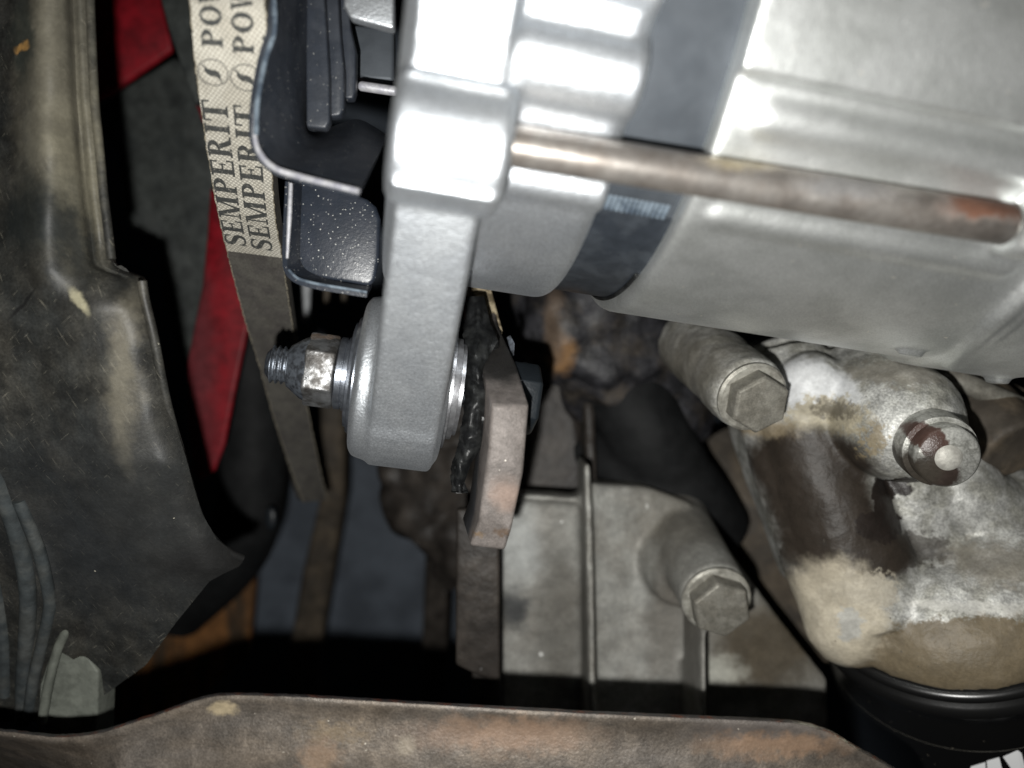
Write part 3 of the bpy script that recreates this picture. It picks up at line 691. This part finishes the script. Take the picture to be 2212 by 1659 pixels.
# lettering: slab serif strokes, text runs up the belt
def glyph(ch):
    T = 0.24; th = 0.085   # stem and hairline
    q = []; 
    def bar(x0, y0, x1, y1): q.append([(x0,y0),(x1,y0),(x1,y1),(x0,y1)])
    def stem(x, a=0, b=1, ser=True, t=T):
        bar(x, a, x+t, b)
        if ser: bar(x-0.09, a, x+t+0.09, a+th); bar(x-0.09, b-th, x+t+0.09, b)
    def arc(cx, cy, rx, ry, a0, a1, t0, t1, n=14):
        for k in range(n):
            A_ = R(a0+(a1-a0)*k/n); B_ = R(a0+(a1-a0)*(k+1)/n)
            w0 = t0+(t1-t0)*abs(math.cos(A_)); w1 = t0+(t1-t0)*abs(math.cos(B_))
            q.append([(cx+rx*math.cos(A_), cy+ry*math.sin(A_)), (cx+rx*math.cos(B_), cy+ry*math.sin(B_)),
                      (cx+(rx-w1)*math.cos(B_), cy+(ry-w1)*math.sin(B_)), (cx+(rx-w0)*math.cos(A_), cy+(ry-w0)*math.sin(A_))])
    def line(x0, y0, x1, y1, t):
        q.append([(x0-t/2, y0), (x0+t/2, y0), (x1+t/2, y1), (x1-t/2, y1)])
    wd = 0.8
    if ch == 'I': stem(0.1); wd = 0.46
    elif ch == 'T':
        stem(0.32, ser=False); bar(0.20, 0, 0.68, th); bar(0, 1-th*1.1, 0.88, 1); bar(0, 0.68, 0.08, 1); bar(0.80, 0.68, 0.88, 1); wd = 0.9
    elif ch == 'E':
        stem(0.1, ser=False); bar(0.0, 0, 0.78, th*1.1); bar(0.0, 1-th*1.1, 0.74, 1); bar(0.3, 0.46, 0.58, 0.54)
        bar(0.70, 0, 0.78, 0.32); bar(0.66, 0.70, 0.74, 1); bar(0.54, 0.36, 0.61, 0.64); wd = 0.82
    elif ch == 'P':
        stem(0.1); arc(0.42, 0.73, 0.38, 0.27, -90, 90, 0.09, 0.24); bar(0.3, 1-0.09, 0.45, 1); bar(0.3, 0.46, 0.45, 0.55); wd = 0.84
    elif ch == 'R':
        stem(0.1); arc(0.42, 0.75, 0.36, 0.25, -90, 90, 0.09, 0.22); bar(0.3, 1-0.09, 0.45, 1); bar(0.3, 0.50, 0.45, 0.58)
        line(0.76, 0, 0.50, 0.52, 0.24); bar(0.68, 0, 0.98, th); wd = 1.0
    elif ch == 'M':
        bar(0.12, 0, 0.20, 1); bar(0, 0, 0.32, th); bar(0, 1-th, 0.34, 1); stem(0.92)
        line(0.60, 0.0, 0.24, 1.0, 0.22); line(0.60, 0.0, 0.96, 1.0, 0.10); wd = 1.28
    elif ch == 'O': arc(0.46, 0.5, 0.46, 0.52, 0, 360, 0.10, 0.25, 30); wd = 0.94
    elif ch == 'W':
        line(0.38, 0, 0.12, 1, 0.22); line(0.38, 0, 0.62, 1, 0.09); line(0.86, 0, 0.60, 1, 0.22); line(0.86, 0, 1.12, 1, 0.09)
        bar(-0.04, 1-th, 0.34, 1); bar(0.46, 1-th, 0.80, 1); bar(1.0, 1-th, 1.24, 1); wd = 1.24
    elif ch == 'S':
        pts = [(0.66,0.76),(0.60,0.90),(0.40,0.96),(0.18,0.90),(0.13,0.74),(0.24,0.60),(0.48,0.48),(0.62,0.36),(0.60,0.14),(0.40,0.04),(0.18,0.08),(0.08,0.24)]
        ww = [0.06,0.09,0.10,0.16,0.20,0.23,0.24,0.22,0.18,0.10,0.09,0.06]
        cp = catmull([Vector((a, b_, 0)) for a, b_ in pts], 4); N_ = len(cp)
        for k in range(N_-1):
            def off(i):
                tg = (cp[min(i+1, N_-1)]-cp[max(i-1, 0)]).normalized(); nn = Vector((-tg.y, tg.x, 0))
                w_ = interp(list(enumerate(ww)), i/4.0)/2; return cp[i]+nn*w_, cp[i]-nn*w_
            a1, a2 = off(k); b1, b2 = off(k+1); q.append([(a1.x,a1.y),(b1.x,b1.y),(b2.x,b2.y),(a2.x,a2.y)])
        bar(0.64, 0.66, 0.70, 1.0); bar(0.03, 0, 0.09, 0.34); wd = 0.76
    elif ch == '@':   # round emblem with a swoosh
        arc(0.62, 0.5, 0.62, 0.64, 0, 360, 0.045, 0.045, 40)
        cp = [(0.98,0.96),(0.90,0.84),(0.74,0.78),(0.62,0.62),(0.60,0.48),(0.56,0.34),(0.44,0.24),(0.30,0.20),(0.14,0.12)]
        ww = [0.02,0.07,0.16,0.25,0.28,0.25,0.14,0.06,0.02]
        for k in range(8):
            (x0,y0),(x1,y1) = cp[k], cp[k+1]
            q.append([(x0-ww[k]/2,y0+ww[k]/3),(x1-ww[k+1]/2,y1+ww[k+1]/3),(x1+ww[k+1]/2,y1-ww[k+1]/3),(x0+ww[k]/2,y0-ww[k]/3)])
        wd = 1.26
    return q, wd
prn = MB()
def put(text, s0, t_base, t_top, ymax, width_target=None):
    h = (t_base-t_top)*14.2
    tot = sum(glyph(c)[1]+0.10 for c in text)-0.10
    k = width_target/tot if width_target else h
    s = s0
    for c in text:
        q, wd = glyph(c)
        for poly in q:
            xs = [p[0] for p in poly]
            n_ = len(poly); pts = []
            for i in range(n_):
                (x0, y0), (x1, y1) = poly[i], poly[(i+1) % n_]
                m_ = max(1, int(max(abs(x1-x0)*k, abs(y1-y0)*h)/1.2))
                for j in range(m_): pts.append((x0+(x1-x0)*j/m_, y0+(y1-y0)*j/m_))
            vv = [belt(s - x*k, t_base - (t_base-t_top)*y, 0.085) for x, y in pts]
            prn.add(vv, [tuple(range(len(vv)))])
        s -= (wd+0.10)*k
sA = s_at_y(534); sB = s_at_y(219)
put('SEMPERIT', sA, 0.40, 0.02, 0, sA-sB)
put('SEMPERIT', sA+0.6, 0.86, 0.48, 0, sA-sB)
sC = s_at_y(188); sD = s_at_y(128)
put('@', sC, 0.41, 0.07, 0, sC-sD)
put('@', sC+0.6, 0.86, 0.52, 0, sC-sD)
put('@', sC+1.2, 1.32, 0.97, 0, sC-sD)
sE = s_at_y(104)
put('POWER', sE, 0.41, 0.12, 0, None)
put('POWER', sE+0.9, 0.83, 0.54, 0, None)
prn.add([belt(sE+0.6, 0.95, .085), belt(sE-2.6, 0.95, .085), belt(sE-2.6, 1, .085), belt(sE+0.6, 1, .085)], [(0, 1, 2, 3)])
pr_o = prn.build('printed_lettering', m_print, bt, flat=True, sharp=0)

# ------------------------------------------------------------------ fan shroud
edge = [(-60,200),(0,202),(204,211),(300,220),(364,226),(420,231),(466,237),(520,243),(560,248),(575,256),(584,272),(590,291),(598,311),(603,315),(649,321),(729,341),(800,353),(870,368),(930,383),(990,402),(1050,418),(1110,436),(1164,468),(1190,500),(1204,518),(1214,524),(1224,516),(1238,486),(1256,452),(1351,375),(1438,314),(1472,266),(1520,200),(1560,150)]
def sdepth(x, y, e):
    k = max(0, min(1, (y-520)/160)); k = k*k*(3-2*k)
    up = 166 + 0.004*abs(x-85)**1.5 - 4*math.exp(-((x-100)/60)**2) + 2.2*math.exp(-((x-(e-46))/10)**2) + (max(0, 14-(e-x))/14)**2*5
    base = 166 + max(0, y-600)*0.030 + max(0, y-1000)*0.045
    dn = base - 3*math.exp(-((x-e+150)/120)**2) + (max(0, 70-(e-x))/70)**2*4
    s = 0
    for (cx, wd, a) in ((interp([(1000, 0), (1100, 8), (1230, 48), (1290, 58), (1480, 62)], y), 13, 3.2), (interp([(1050, 20), (1200, 84), (1300, 112), (1340, 108), (1480, 78)], y), 10, 3.0)):
        if y > 1040: s -= a*0.8*math.exp(-((x-cx)/(wd*1.5))**2)*min(1, (y-1040)/160)
    return up*(1-k) + dn*k + s + 0.5*noise.noise(Vector((x*0.012, y*0.012, 3)))
esm = [(1150, 461), (1230, 500), (1351, 470), (1560, 400)]
ys = []; y = -60.0
while y <= 1560: ys.append(y); y += 3.5 if 550 < y < 610 or 1200 < y < 1232 else 8
rows = []
for y in ys:
    e = interp(edge, y) + 0.9*noise.noise(Vector((0, y*0.11, 0))) ; row = []
    for j in range(60):
        k = j/59; k = 1-(1-k)**1.35
        x = -110 + (e+110)*k; row.append(W(x, y, sdepth(x, y, interp(esm, y) if y > 1150 else e)))
    rows.append(row)
sh = thing('fan_shroud', 'large dusty black plastic shroud along the left side with a cracked, stained skin', 'shroud', W(150, 700, 180))
mb = MB(); mb.grid(rows); shell = mb.build('shroud_shell', m_shroud, sh, solid=3.0, sharp=60)
mb = MB(); mb.tube([W(x-8, y, 165.0) for y, x in edge[:9]], 0.9); mb.build('rim', m_shroud, sh)
mb = MB(); mb.tube([W(306, 606, 168), W(313, 650, 169), W(332, 729, 171), W(360, 870, 177), W(394, 990, 184), W(428, 1110, 190), W(462, 1166, 195), W(496, 1194, 199), W(522, 1206, 202)], 1.0)
mb.build('rim', m_shroud, sh)
mb = MB(); mb.prism([W(128,1352,208), W(152,1350,208), W(160,1366,208), W(176,1400,208), W(212,1452,208), W(204,1700,214), W(72,1700,214), W(84,1480,208)], Vector((0, 0, -10)))
cb = mb.build('corner_bracket', m_greybr, sh, bevel=0.8)
mb = MB(); mb.tube([W(150,1352,206), W(125,1400,206), W(104,1480,206), W(90,1560,208)], 1.2); mb.build('bracket_fold', m_greybr, cb)
for pth, rad in (([(-20,1010),(22,1110),(48,1200),(60,1290),(56,1390),(50,1480),(50,1560)], 2.0), ([(40,1080),(84,1190),(106,1290),(104,1330),(88,1400),(70,1480),(60,1560)], 1.5), ([(-30,1180),(-5,1290),(8,1390),(10,1500)], 1.6)):
    mb = MB(); mb.tube([W(x, y, sdepth(x, y, interp(esm, y)) + rad*0.35) for x, y in pth], rad*1.0); mb.build('stiffening_rib', m_rib, sh)

# ------------------------------------------------------------------ engine fan behind
ef = thing('engine_fan', 'red and black engine fan half hidden between the shroud and the belt', 'fan', W(420, 700, 300))
def sheet(pts, th=3.0, bend=None):
    mb = MB(); mb.prism([W(*p) for p in pts], Vector((0, 0, -th))); return mb
sheet([(150,-60,285),(330,-60,285),(344,0,285),(371,107,288),(236,202,292),(150,240,292)]).build('fan_blade', m_red, ef, bevel=1.2)
sheet([(180,250,300),(238,204,298),(375,120,296),(404,138,296),(418,204,296),(448,290,298),(462,364,300),(470,473,302),(450,604,304),(450,760,308),(400,816,312),(360,700,310),(345,549,308),(333,505,306),(305,500,304),(278,490,302),(266,455,302),(250,330,300)], 4).build('fan_hub_arm', m_darkpl, ef, bevel=2)
sheet([(330,-60,262),(404,-60,262),(412,60,262),(430,218,264),(418,224,264),(392,150,263),(362,60,262)], 5).build('fan_ring', m_darkpl, ef, bevel=2)
sheet([(408,180,291),(470,180,291),(470,280,293),(436,262,293)], 2).build('fan_blade', m_red, ef, bevel=0.5)
sheet([(452,400,281),(500,500,282),(560,640,284),(533,716,286),(508,836,288),(484,960,290),(462,1017,291),(430,1043,292),(412,1020,292),(400,883,291),(402,783,290),(435,615,286),(446,500,283)], 3).build('fan_blade', m_red, ef, bevel=1.8)
mb = MB(); mb.tube([W(500,-80,352), W(490,300,352), W(530,640,350), W(545,850,350), W(540,1060,352), W(500,1190,360), W(380,1300,380)], [22, 20, 17, 16, 15.5, 16, 18], n=40)
hs = mb.build('coolant_hose', m_hose); tag(hs, 'fat black rubber hose curving behind the red fan blade', 'hose')
mb = MB(); mb.ball(W(585, 1120, 326), 3.0, 0.8, 1.6, 0.4); mb.build('dark_hole', m_black, hs)  # flattened black ball added to stand for a small dark hole

# ------------------------------------------------------------------ things low behind
mb = sheet([(300,1150,425),(552,1150,425),(548,1280,425),(536,1420,425),(380,1560,425),(200,1560,425)], 6)
tag(mb.build('rusty_panel', m_rustp, None, bevel=2), 'orange rusty steel panel low behind the tip of the black shroud', 'panel')
mb = MB(); mb.prism([W(688,840,360), W(742,840,360), W(742,1080,385), W(716,1240,400), W(690,1400,420), W(676,1600,430), W(612,1600,430), W(624,1400,420), W(650,1240,400), W(688,1080,385)], Vector((0,0,-12)))
tag(mb.build('frame_strut', m_brown, None, bevel=3), 'blurred brown steel strut hanging below the end of the belt', 'strut')
mb = MB(); mb.prism([W(918,1180,370), W(972,1180,370), W(966,1420,400), W(955,1600,410), W(905,1600,410), W(910,1420,400)], Vector((0,0,-10)))
tag(mb.build('frame_strut', m_dkbrown, None, bevel=3), 'narrow dark strut left of the dark edge plate, below the steel bracket', 'strut')
mb = MB(); rn = random.Random(11)
for (x, y, d, r) in [(860,1020,330,9),(870,1070,330,10),(900,1110,330,11),(940,1060,330,14),(950,1130,330,13),(980,1160,330,12),(900,1000,330,12),(960,1000,330,16),(1000,1080,330,15),(1010,1190,330,13),(985,1230,335,9),
                     (860,880,330,12),(930,900,330,14),(1000,920,330,16),(925,1150,330,8)]:
    mb.ball(W(x, y, d), r, n=20, rough=0.5, seed=rn.random()*9, fr=0.12)
tag(mb.build('wiring_bundle', m_dkbrown, None, remesh=2.2, smooth_it=2, sharp=0), 'lumpy grimy brown mass behind the lower end of the steel bracket', 'wiring')
for i, (x, y0, y1, t_) in enumerate([(664,560,690,0.055), (711,560,655,0.04), (748,560,660,0.045)]):
    mb = MB(); mb.capsule(W(x, y0, 300), W(x-6, y1-6, 306), [2.0, 1.2, 1.2][i]); o = mb.build('hanging_rod', m_white_spot if i == 0 else m_brown)
    tag(o, ['thick pale rod end in the dark gap above the pivot nut', 'thin faint rod in the middle of the dark gap below the black fan', 'thin brownish rod nearest the silver lug in the dark gap'][i], 'rod')

# ------------------------------------------------------------------ engine block
eb = thing('engine_block', 'oil stained grey cast aluminium engine block below the alternator', 'engine', W(1350, 1250, 262))
mb = MB()
def pr_(pts, th, off=None):
    mb.prism([W(*p) for p in pts], off or Vector((0, 0, -th)))
pr_([(1085,1080,262),(1280,1080,262),(1280,1750,268),(1080,1750,268)], 14)
pr_([(1110,1066,252),(1252,1076,252),(1252,1092,254),(1110,1084,254)], 14)
pr_([(1261,1000,246),(1277,1000,246),(1286,1260,242),(1290,1480,240),(1294,1760,240),(1276,1760,240),(1272,1480,240),(1268,1260,242)], 28)
pr_([(1275,1045,258),(1400,1052,262),(1490,1085,262),(1560,1165,260),(1680,1330,260),(1790,1470,260),(1800,1760,262),(1280,1760,258)], 16)
pr_([(1514,1330,232),(1527,1330,232),(1534,1760,232),(1518,1760,232)], 26)
SA = W(1440, 1090, 292); SB = W(1546, 1292, 228)
mb.lathe(SA, SB-SA, [(0, 13), (20, 11.5), ((SB-SA).length-1.2, 10.2), ((SB-SA).length, 9.6)], 56)
mb.tube([SA.lerp(SB, 0.1)+Vector((-6,-4,-8)), SA.lerp(SB, 0.5)+Vector((-5,-4,-9)), SA.lerp(SB, 0.85)+Vector((-4,-4,-12))], [15, 13, 9], n=30)
blk = mb.build('casting', m_block, eb, remesh=1.0, smooth_it=16, sharp=0)
dS = (SB-SA).normalized()
def flange_bolt(c, dr, parent, r_hex, r_fl, h=5.5, rot=0.0):
    mb = MB(); mb.lathe(c, dr, [(-0.4, r_fl-0.4), (0.2, r_fl), (1.0, r_fl), (1.6, r_fl-0.7)], 56); fb = mb.build('flange_bolt', m_flange, parent)
    mb = MB(); mb.hexagon(c+dr*1.2, dr, [(0, r_hex), (h-0.8, r_hex), (h, r_hex-0.7)], up=Vector((0,1,0)), rot=rot); mb.build('hex_head', m_boltdull, fb, bevel=0.28)
flange_bolt(SB, dS, eb, 8.7, 10.0, 6.0, R(12))
# dark edge plate
mb = sheet([(985,1100,234),(1079,1100,234),(1080,1468,238),(1062,1475,238),(984,1438,238)], 5)
mb.build('edge_plate', m_dkbrown, eb, bevel=1)
mb = sheet([(1020,1440,239),(1080,1466,239),(1080,1700,244),(1000,1700,244)], 5); mb.build('edge_plate', m_dkbrown, eb, bevel=1)
# upper dark parts
mb = MB()
pr_([(1135,800,288),(1288,810,288),(1295,1080,286),(1130,1080,286)], 10)
pr_([(1258,850,274),(1284,850,274),(1292,1060,270),(1270,1060,270)], 14)
mb.build('cover', m_dkbrown, eb, remesh=1.6, smooth_it=3, sharp=0)
mb = MB()
for (x, y, d, r, sx, sy) in [(1200,660,275,16,.9,1.6),(1260,700,272,18,1.2,1.3),(1330,700,275,18,1.2,1.2),(1250,780,275,12,1.3,.6),(1340,780,280,20,1.2,1.2),(1420,720,290,18,1,1.2),(1390,820,285,20,1,1),(1180,740,272,8,.8,1.4),(1440,890,288,16,1,1)]:
    mb.ball(W(x, y, d), r, sx, sy, 0.8, n=28, rough=0.35, seed=r, fr=0.1)
lump = mb.build('bracket_casting', m_rustlump, eb, remesh=1.8, smooth_it=3, sharp=0)
mb = MB(); mb.tube([W(1300, 800, 290), W(1350, 850, 282), W(1400, 940, 280), W(1450, 1010, 285), W(1520, 1090, 300)], [16, 15, 15, 14, 10], n=36)
mb.tube([W(1290, 960, 300), W(1380, 1010, 290), W(1470, 1060, 288), W(1560, 1150, 300)], [17, 17, 16, 12], n=36)
hs2 = mb.build('radiator_hose', m_hose, None, remesh=1.6, smooth_it=4, sharp=0)
tag(hs2, 'thick grimy black hose in the hollow between the steel bracket and upper flange bolt', 'hose')
mb = MB(); mb.grid(loft([[W(1480,1010,318), W(1560,930,318), W(1720,900,318)], [W(1490,1100,312), W(1620,1080,306), W(1820,1080,306)], [W(1560,1230,312), W(1700,1260,306), W(1840,1260,306)], [W(1660,1400,312), W(1790,1430,306), W(1900,1400,306)]], 6, 6))
mb.build('side_cover', m_brown, eb, solid=4)

# ------------------------------------------------------------------ oil filter housing
fh = thing('filter_housing', 'pale cast oil filter housing with brown and black oil stains, right of the engine block', 'engine part', FH(1850, 1150))
mb = MB()
A0 = W(1490, 735, 248); A1 = W(1622, 855, 205); dA = (A1-A0).normalized(); LA = (A1-A0).length
mb.lathe(A0, A1-A0, [(0, 10.6), (6, 10.8), (LA-14, 10.2), (LA-1.2, 9.9), (LA, 9.2)], 56)
mb.ball(W(1752, 838, 222), 10.6, 1.0, 0.95, 0.9, n=40)
mb.tube([W(1700,770,236), W(1735,900,229), W(1790,1060,227), W(1850,1230,226), W(1880,1320,226)], [11, 13.5, 15, 16.5, 17.5], n=40)
mb.tube([W(1650,850,238), W(1690,980,233), W(1750,1150,230), W(1815,1300,226)], [9, 10, 10.5, 12], n=32)
pr_([(1600,760,236),(1700,720,236),(1960,760,236),(2010,900,236),(1960,1200,236),(1750,1290,236),(1690,1130,236),(1625,950,236)], 26)
# filter mount
FC = W(2040, 1232, 232); FA = Vector((0.38, -0.78, -0.50)).normalized()
mb.lathe(FC - FA*18, FA, [(0, 20), (3, 28), (7, 34), (11, 37.4), (15, 39.2), (18.4, 39.6)], 120)
mb.ball(W(1842, 1325, 224), 14, 1.0, 1.1, 0.9, n=40)
mb.ball(W(1960, 1270, 234), 24, 1.25, 0.85, 0.75, n=48)
mb.ball(W(2140, 1210, 238), 32, 1.2, 0.95, 0.75, n=48)
# sensor boss cone
C0 = W(1858, 852, 232); C1 = W(2003, 955, 196); dC = (C1-C0).normalized(); LC = (C1-C0).length
mb.lathe(C0, C1-C0, [(0, 17.5), (LC*0.45, 16.8), (LC*0.72, 15.6), (LC*0.86, 13.4), (LC*0.95, 11), (LC, 9.2)], 72)
mb.tube([W(1935,920,234), W(1950,1030,230), W(1990,1160,232)], [14, 14, 16], n=36)
mb.tube([W(2020,990,228), W(2080,1090,228), W(2180,1180,236)], [11, 14, 20], n=36)
D0 = W(2030, 815, 245); D1 = W(2200, 975, 218)
casting = mb.build('casting', m_house, fh, remesh=0.8, smooth_it=12, sharp=0,
                   disp=lambda co: 0.45*noise.noise(co*0.12)+0.14*noise.noise(co*0.5))
flange_bolt(A1, dA, fh, 7.9, 9.3, 5.6, R(0))
# pressure switch: stepped plug with a domed pin
ps = MB(); S0 = W(1990, 944, 201); S1 = W(2055, 993, 182); dP = (S1-S0).normalized(); LP_ = (S1-S0).length
ps.lathe(S0 - dP*6, dP, [(0, 8.9), (LP_-2, 8.9), (LP_-0.5, 8.6), (LP_-0.2, 7.4), (LP_+3.8, 7.3), (LP_+4.6, 6.6)], 64)
sw = ps.build('pressure_switch', m_knob, fh, sharp=50)
mb = MB(); mb.lathe(S0 - dP*6, dP, [(LP_+4.3, 3.3), (LP_+4.7, 3.0), (LP_+5.3, 2.2), (LP_+5.6, 0.8)], 40); mb.build('pin', m_pin, sw, sharp=60)
# neighbours at the right edge
mb = MB(); mb.lathe(D0, D1-D0, [(0, 12), (26, 11.4), ((D1-D0).length-1, 10.4), ((D1-D0).length, 9.6)], 56)
pr_([(1990,800,236),(2120,790,236),(2300,880,236),(2300,960,236),(2180,960,236)], 12)
mb.build('pipe_boss', m_brown, eb, remesh=0.9, smooth_it=3, sharp=0)
mb = MB(); mb.tube([W(1985,790,226), W(2090,830,222), W(2250,900,222)], 3.0); 
tag(mb.build('metal_pipe', m_boltdull), 'thin dull metal pipe under the alternator at the right edge', 'pipe')
mb = MB(); mb.ball(W(2190, 1090, 236), 12, 1.0, 1.0, 0.7, n=30); mb.build('oil_gallery_plug', m_brown, fh)

# ------------------------------------------------------------------ oil filter
of = thing('oil_filter', 'glossy black oil filter can with white lettering in the bottom right corner', 'oil filter', FC + FA*40)
mb = MB(); T0 = 0.6
mb.lathe(FC, FA, [(T0, 37), (T0+0.1, 39.6), (T0+0.5, 40.5), (T0+1.1, 41.0), (T0+1.8, 41.2), (T0+2.5, 41.0), (T0+3.1, 40.4), (T0+3.4, 39.8), (T0+3.9, 39.7), (T0+4.4, 40.0), (T0+5.0, 40.9), (T0+6.0, 41.6), (T0+7.2, 42.0), (T0+8.6, 41.8), (T0+10.4, 41.0), (T0+12.5, 39.8), (T0+14.5, 39.0), (T0+17, 38.6), (T0+112, 38.4), (T0+118, 36), (T0+122, 30)], 200)
can = mb.build('can', m_filter, of, sharp=60)
def canp(t, ang, lift=0.05):
    X = FA.cross(Vector((0, 0, 1))).normalized(); Y = X.cross(FA).normalized()
    r = 38.55 + lift
    return FC + FA*t + (X*math.cos(ang)+Y*math.sin(ang))*r
def can_solve(px, py):       # where the sight of the photo's mark meets the can's skin
    best = None
    X = FA.cross(Vector((0, 0, 1))).normalized(); Y = X.cross(FA).normalized()
    d = W(px, py, 100).normalized(); Oc = FC
    dp = d - FA*d.dot(FA); op = -(Oc - FA*Oc.dot(FA)); rr = 38.62
    a = dp.dot(dp); b_ = 2*dp.dot(op); c_ = op.dot(op)-rr*rr; D = b_*b_-4*a*c_
    if D < 0: return None
    return d*((-b_-math.sqrt(D))/(2*a))
mb = MB()
for poly in ([(2098,1656),(2129,1647),(2131,1690),(2090,1690)], [(2132,1644),(2159,1636),(2172,1690),(2136,1690)], [(2167,1635),(2199,1621),(2250,1660),(2250,1700),(2212,1700)]):
    v = [can_solve(*p) for p in poly]
    if all(v): mb.add(v, [tuple(range(len(v)))])
if mb.v: mb.build('printed_lettering', m_white, can, flat=True, sharp=0)
q = can_solve(2000, 1604); 
if q:
    tt = (q-FC).dot(FA); mb = MB(); X = FA.cross(Vector((0, 0, 1))).normalized(); Y = X.cross(FA).normalized(); v = []; f = []
    for k in range(201):
        a = 2*math.pi*k/200
        for dt in (0, 0.22): v.append(FC + FA*(tt+dt) + (X*math.cos(a)+Y*math.sin(a))*38.66)
    f = [(2*k, 2*k+1, 2*k+3, 2*k+2) for k in range(200)]
    mb.add(v, f); mb.build('pin_stripe', m_boltdull, can, sharp=0)

# ------------------------------------------------------------------ crossmember at the bottom
top = [(-120,1560),(0,1572),(60,1579),(120,1585),(170,1583),(221,1575),(281,1556),(361,1530),(428,1505),(488,1495),(600,1497),(713,1502),(896,1513),(1193,1530),(1420,1541),(1646,1550),(1735,1558),(1796,1578),(1841,1605),(1905,1641),(1945,1668),(1968,1710),(1975,1800)]
xs = [p[0] for p in top]
rows = []
def lx(p, dy, d, nx=0.0): return W(p[0]+nx, p[1]+dy, d)
dense = catmull([Vector((a, b_, 0)) for a, b_ in top], 10)
dense = [(p.x, p.y + 1.2*noise.noise(Vector((p.x*0.05, 0, 0))) + 0.7*noise.noise(Vector((p.x*0.2, 0, 5)))) for p in dense]
def dback(x): return 4 + 10*max(0, min(1, (300-x)/400))
prof = [(34, 181), (8, 178.5), (2.5, 175.5), (0.5, 172.5), (2, 170.2), (8, 168.6), (18, 168.2), (30, 169.0), (46, 169.6), (90, 169.0), (150, 168.0), (220, 168.0), (330, 168.0)]
for k_, (dy, d) in enumerate(prof):
    row = []
    for x, y in dense:
        dd = 0
        if x < 260 and dy > 20: dd = ((260-x)/260)**1.5*(dy-20)*0.6
        row.append(W(x, y+dy, d+dd + 0.25*noise.noise(Vector((x*0.01, dy*0.03, 1)))))
    rows.append(row)
cmn = thing('crossmember', 'rusty brown steel crossmember with a chipped rolled edge along the bottom', 'crossmember', W(900, 1620, 170))
mb = MB(); mb.grid(rows[5:]); mb.build('web', m_bar, cmn, sub=1, sharp=0)
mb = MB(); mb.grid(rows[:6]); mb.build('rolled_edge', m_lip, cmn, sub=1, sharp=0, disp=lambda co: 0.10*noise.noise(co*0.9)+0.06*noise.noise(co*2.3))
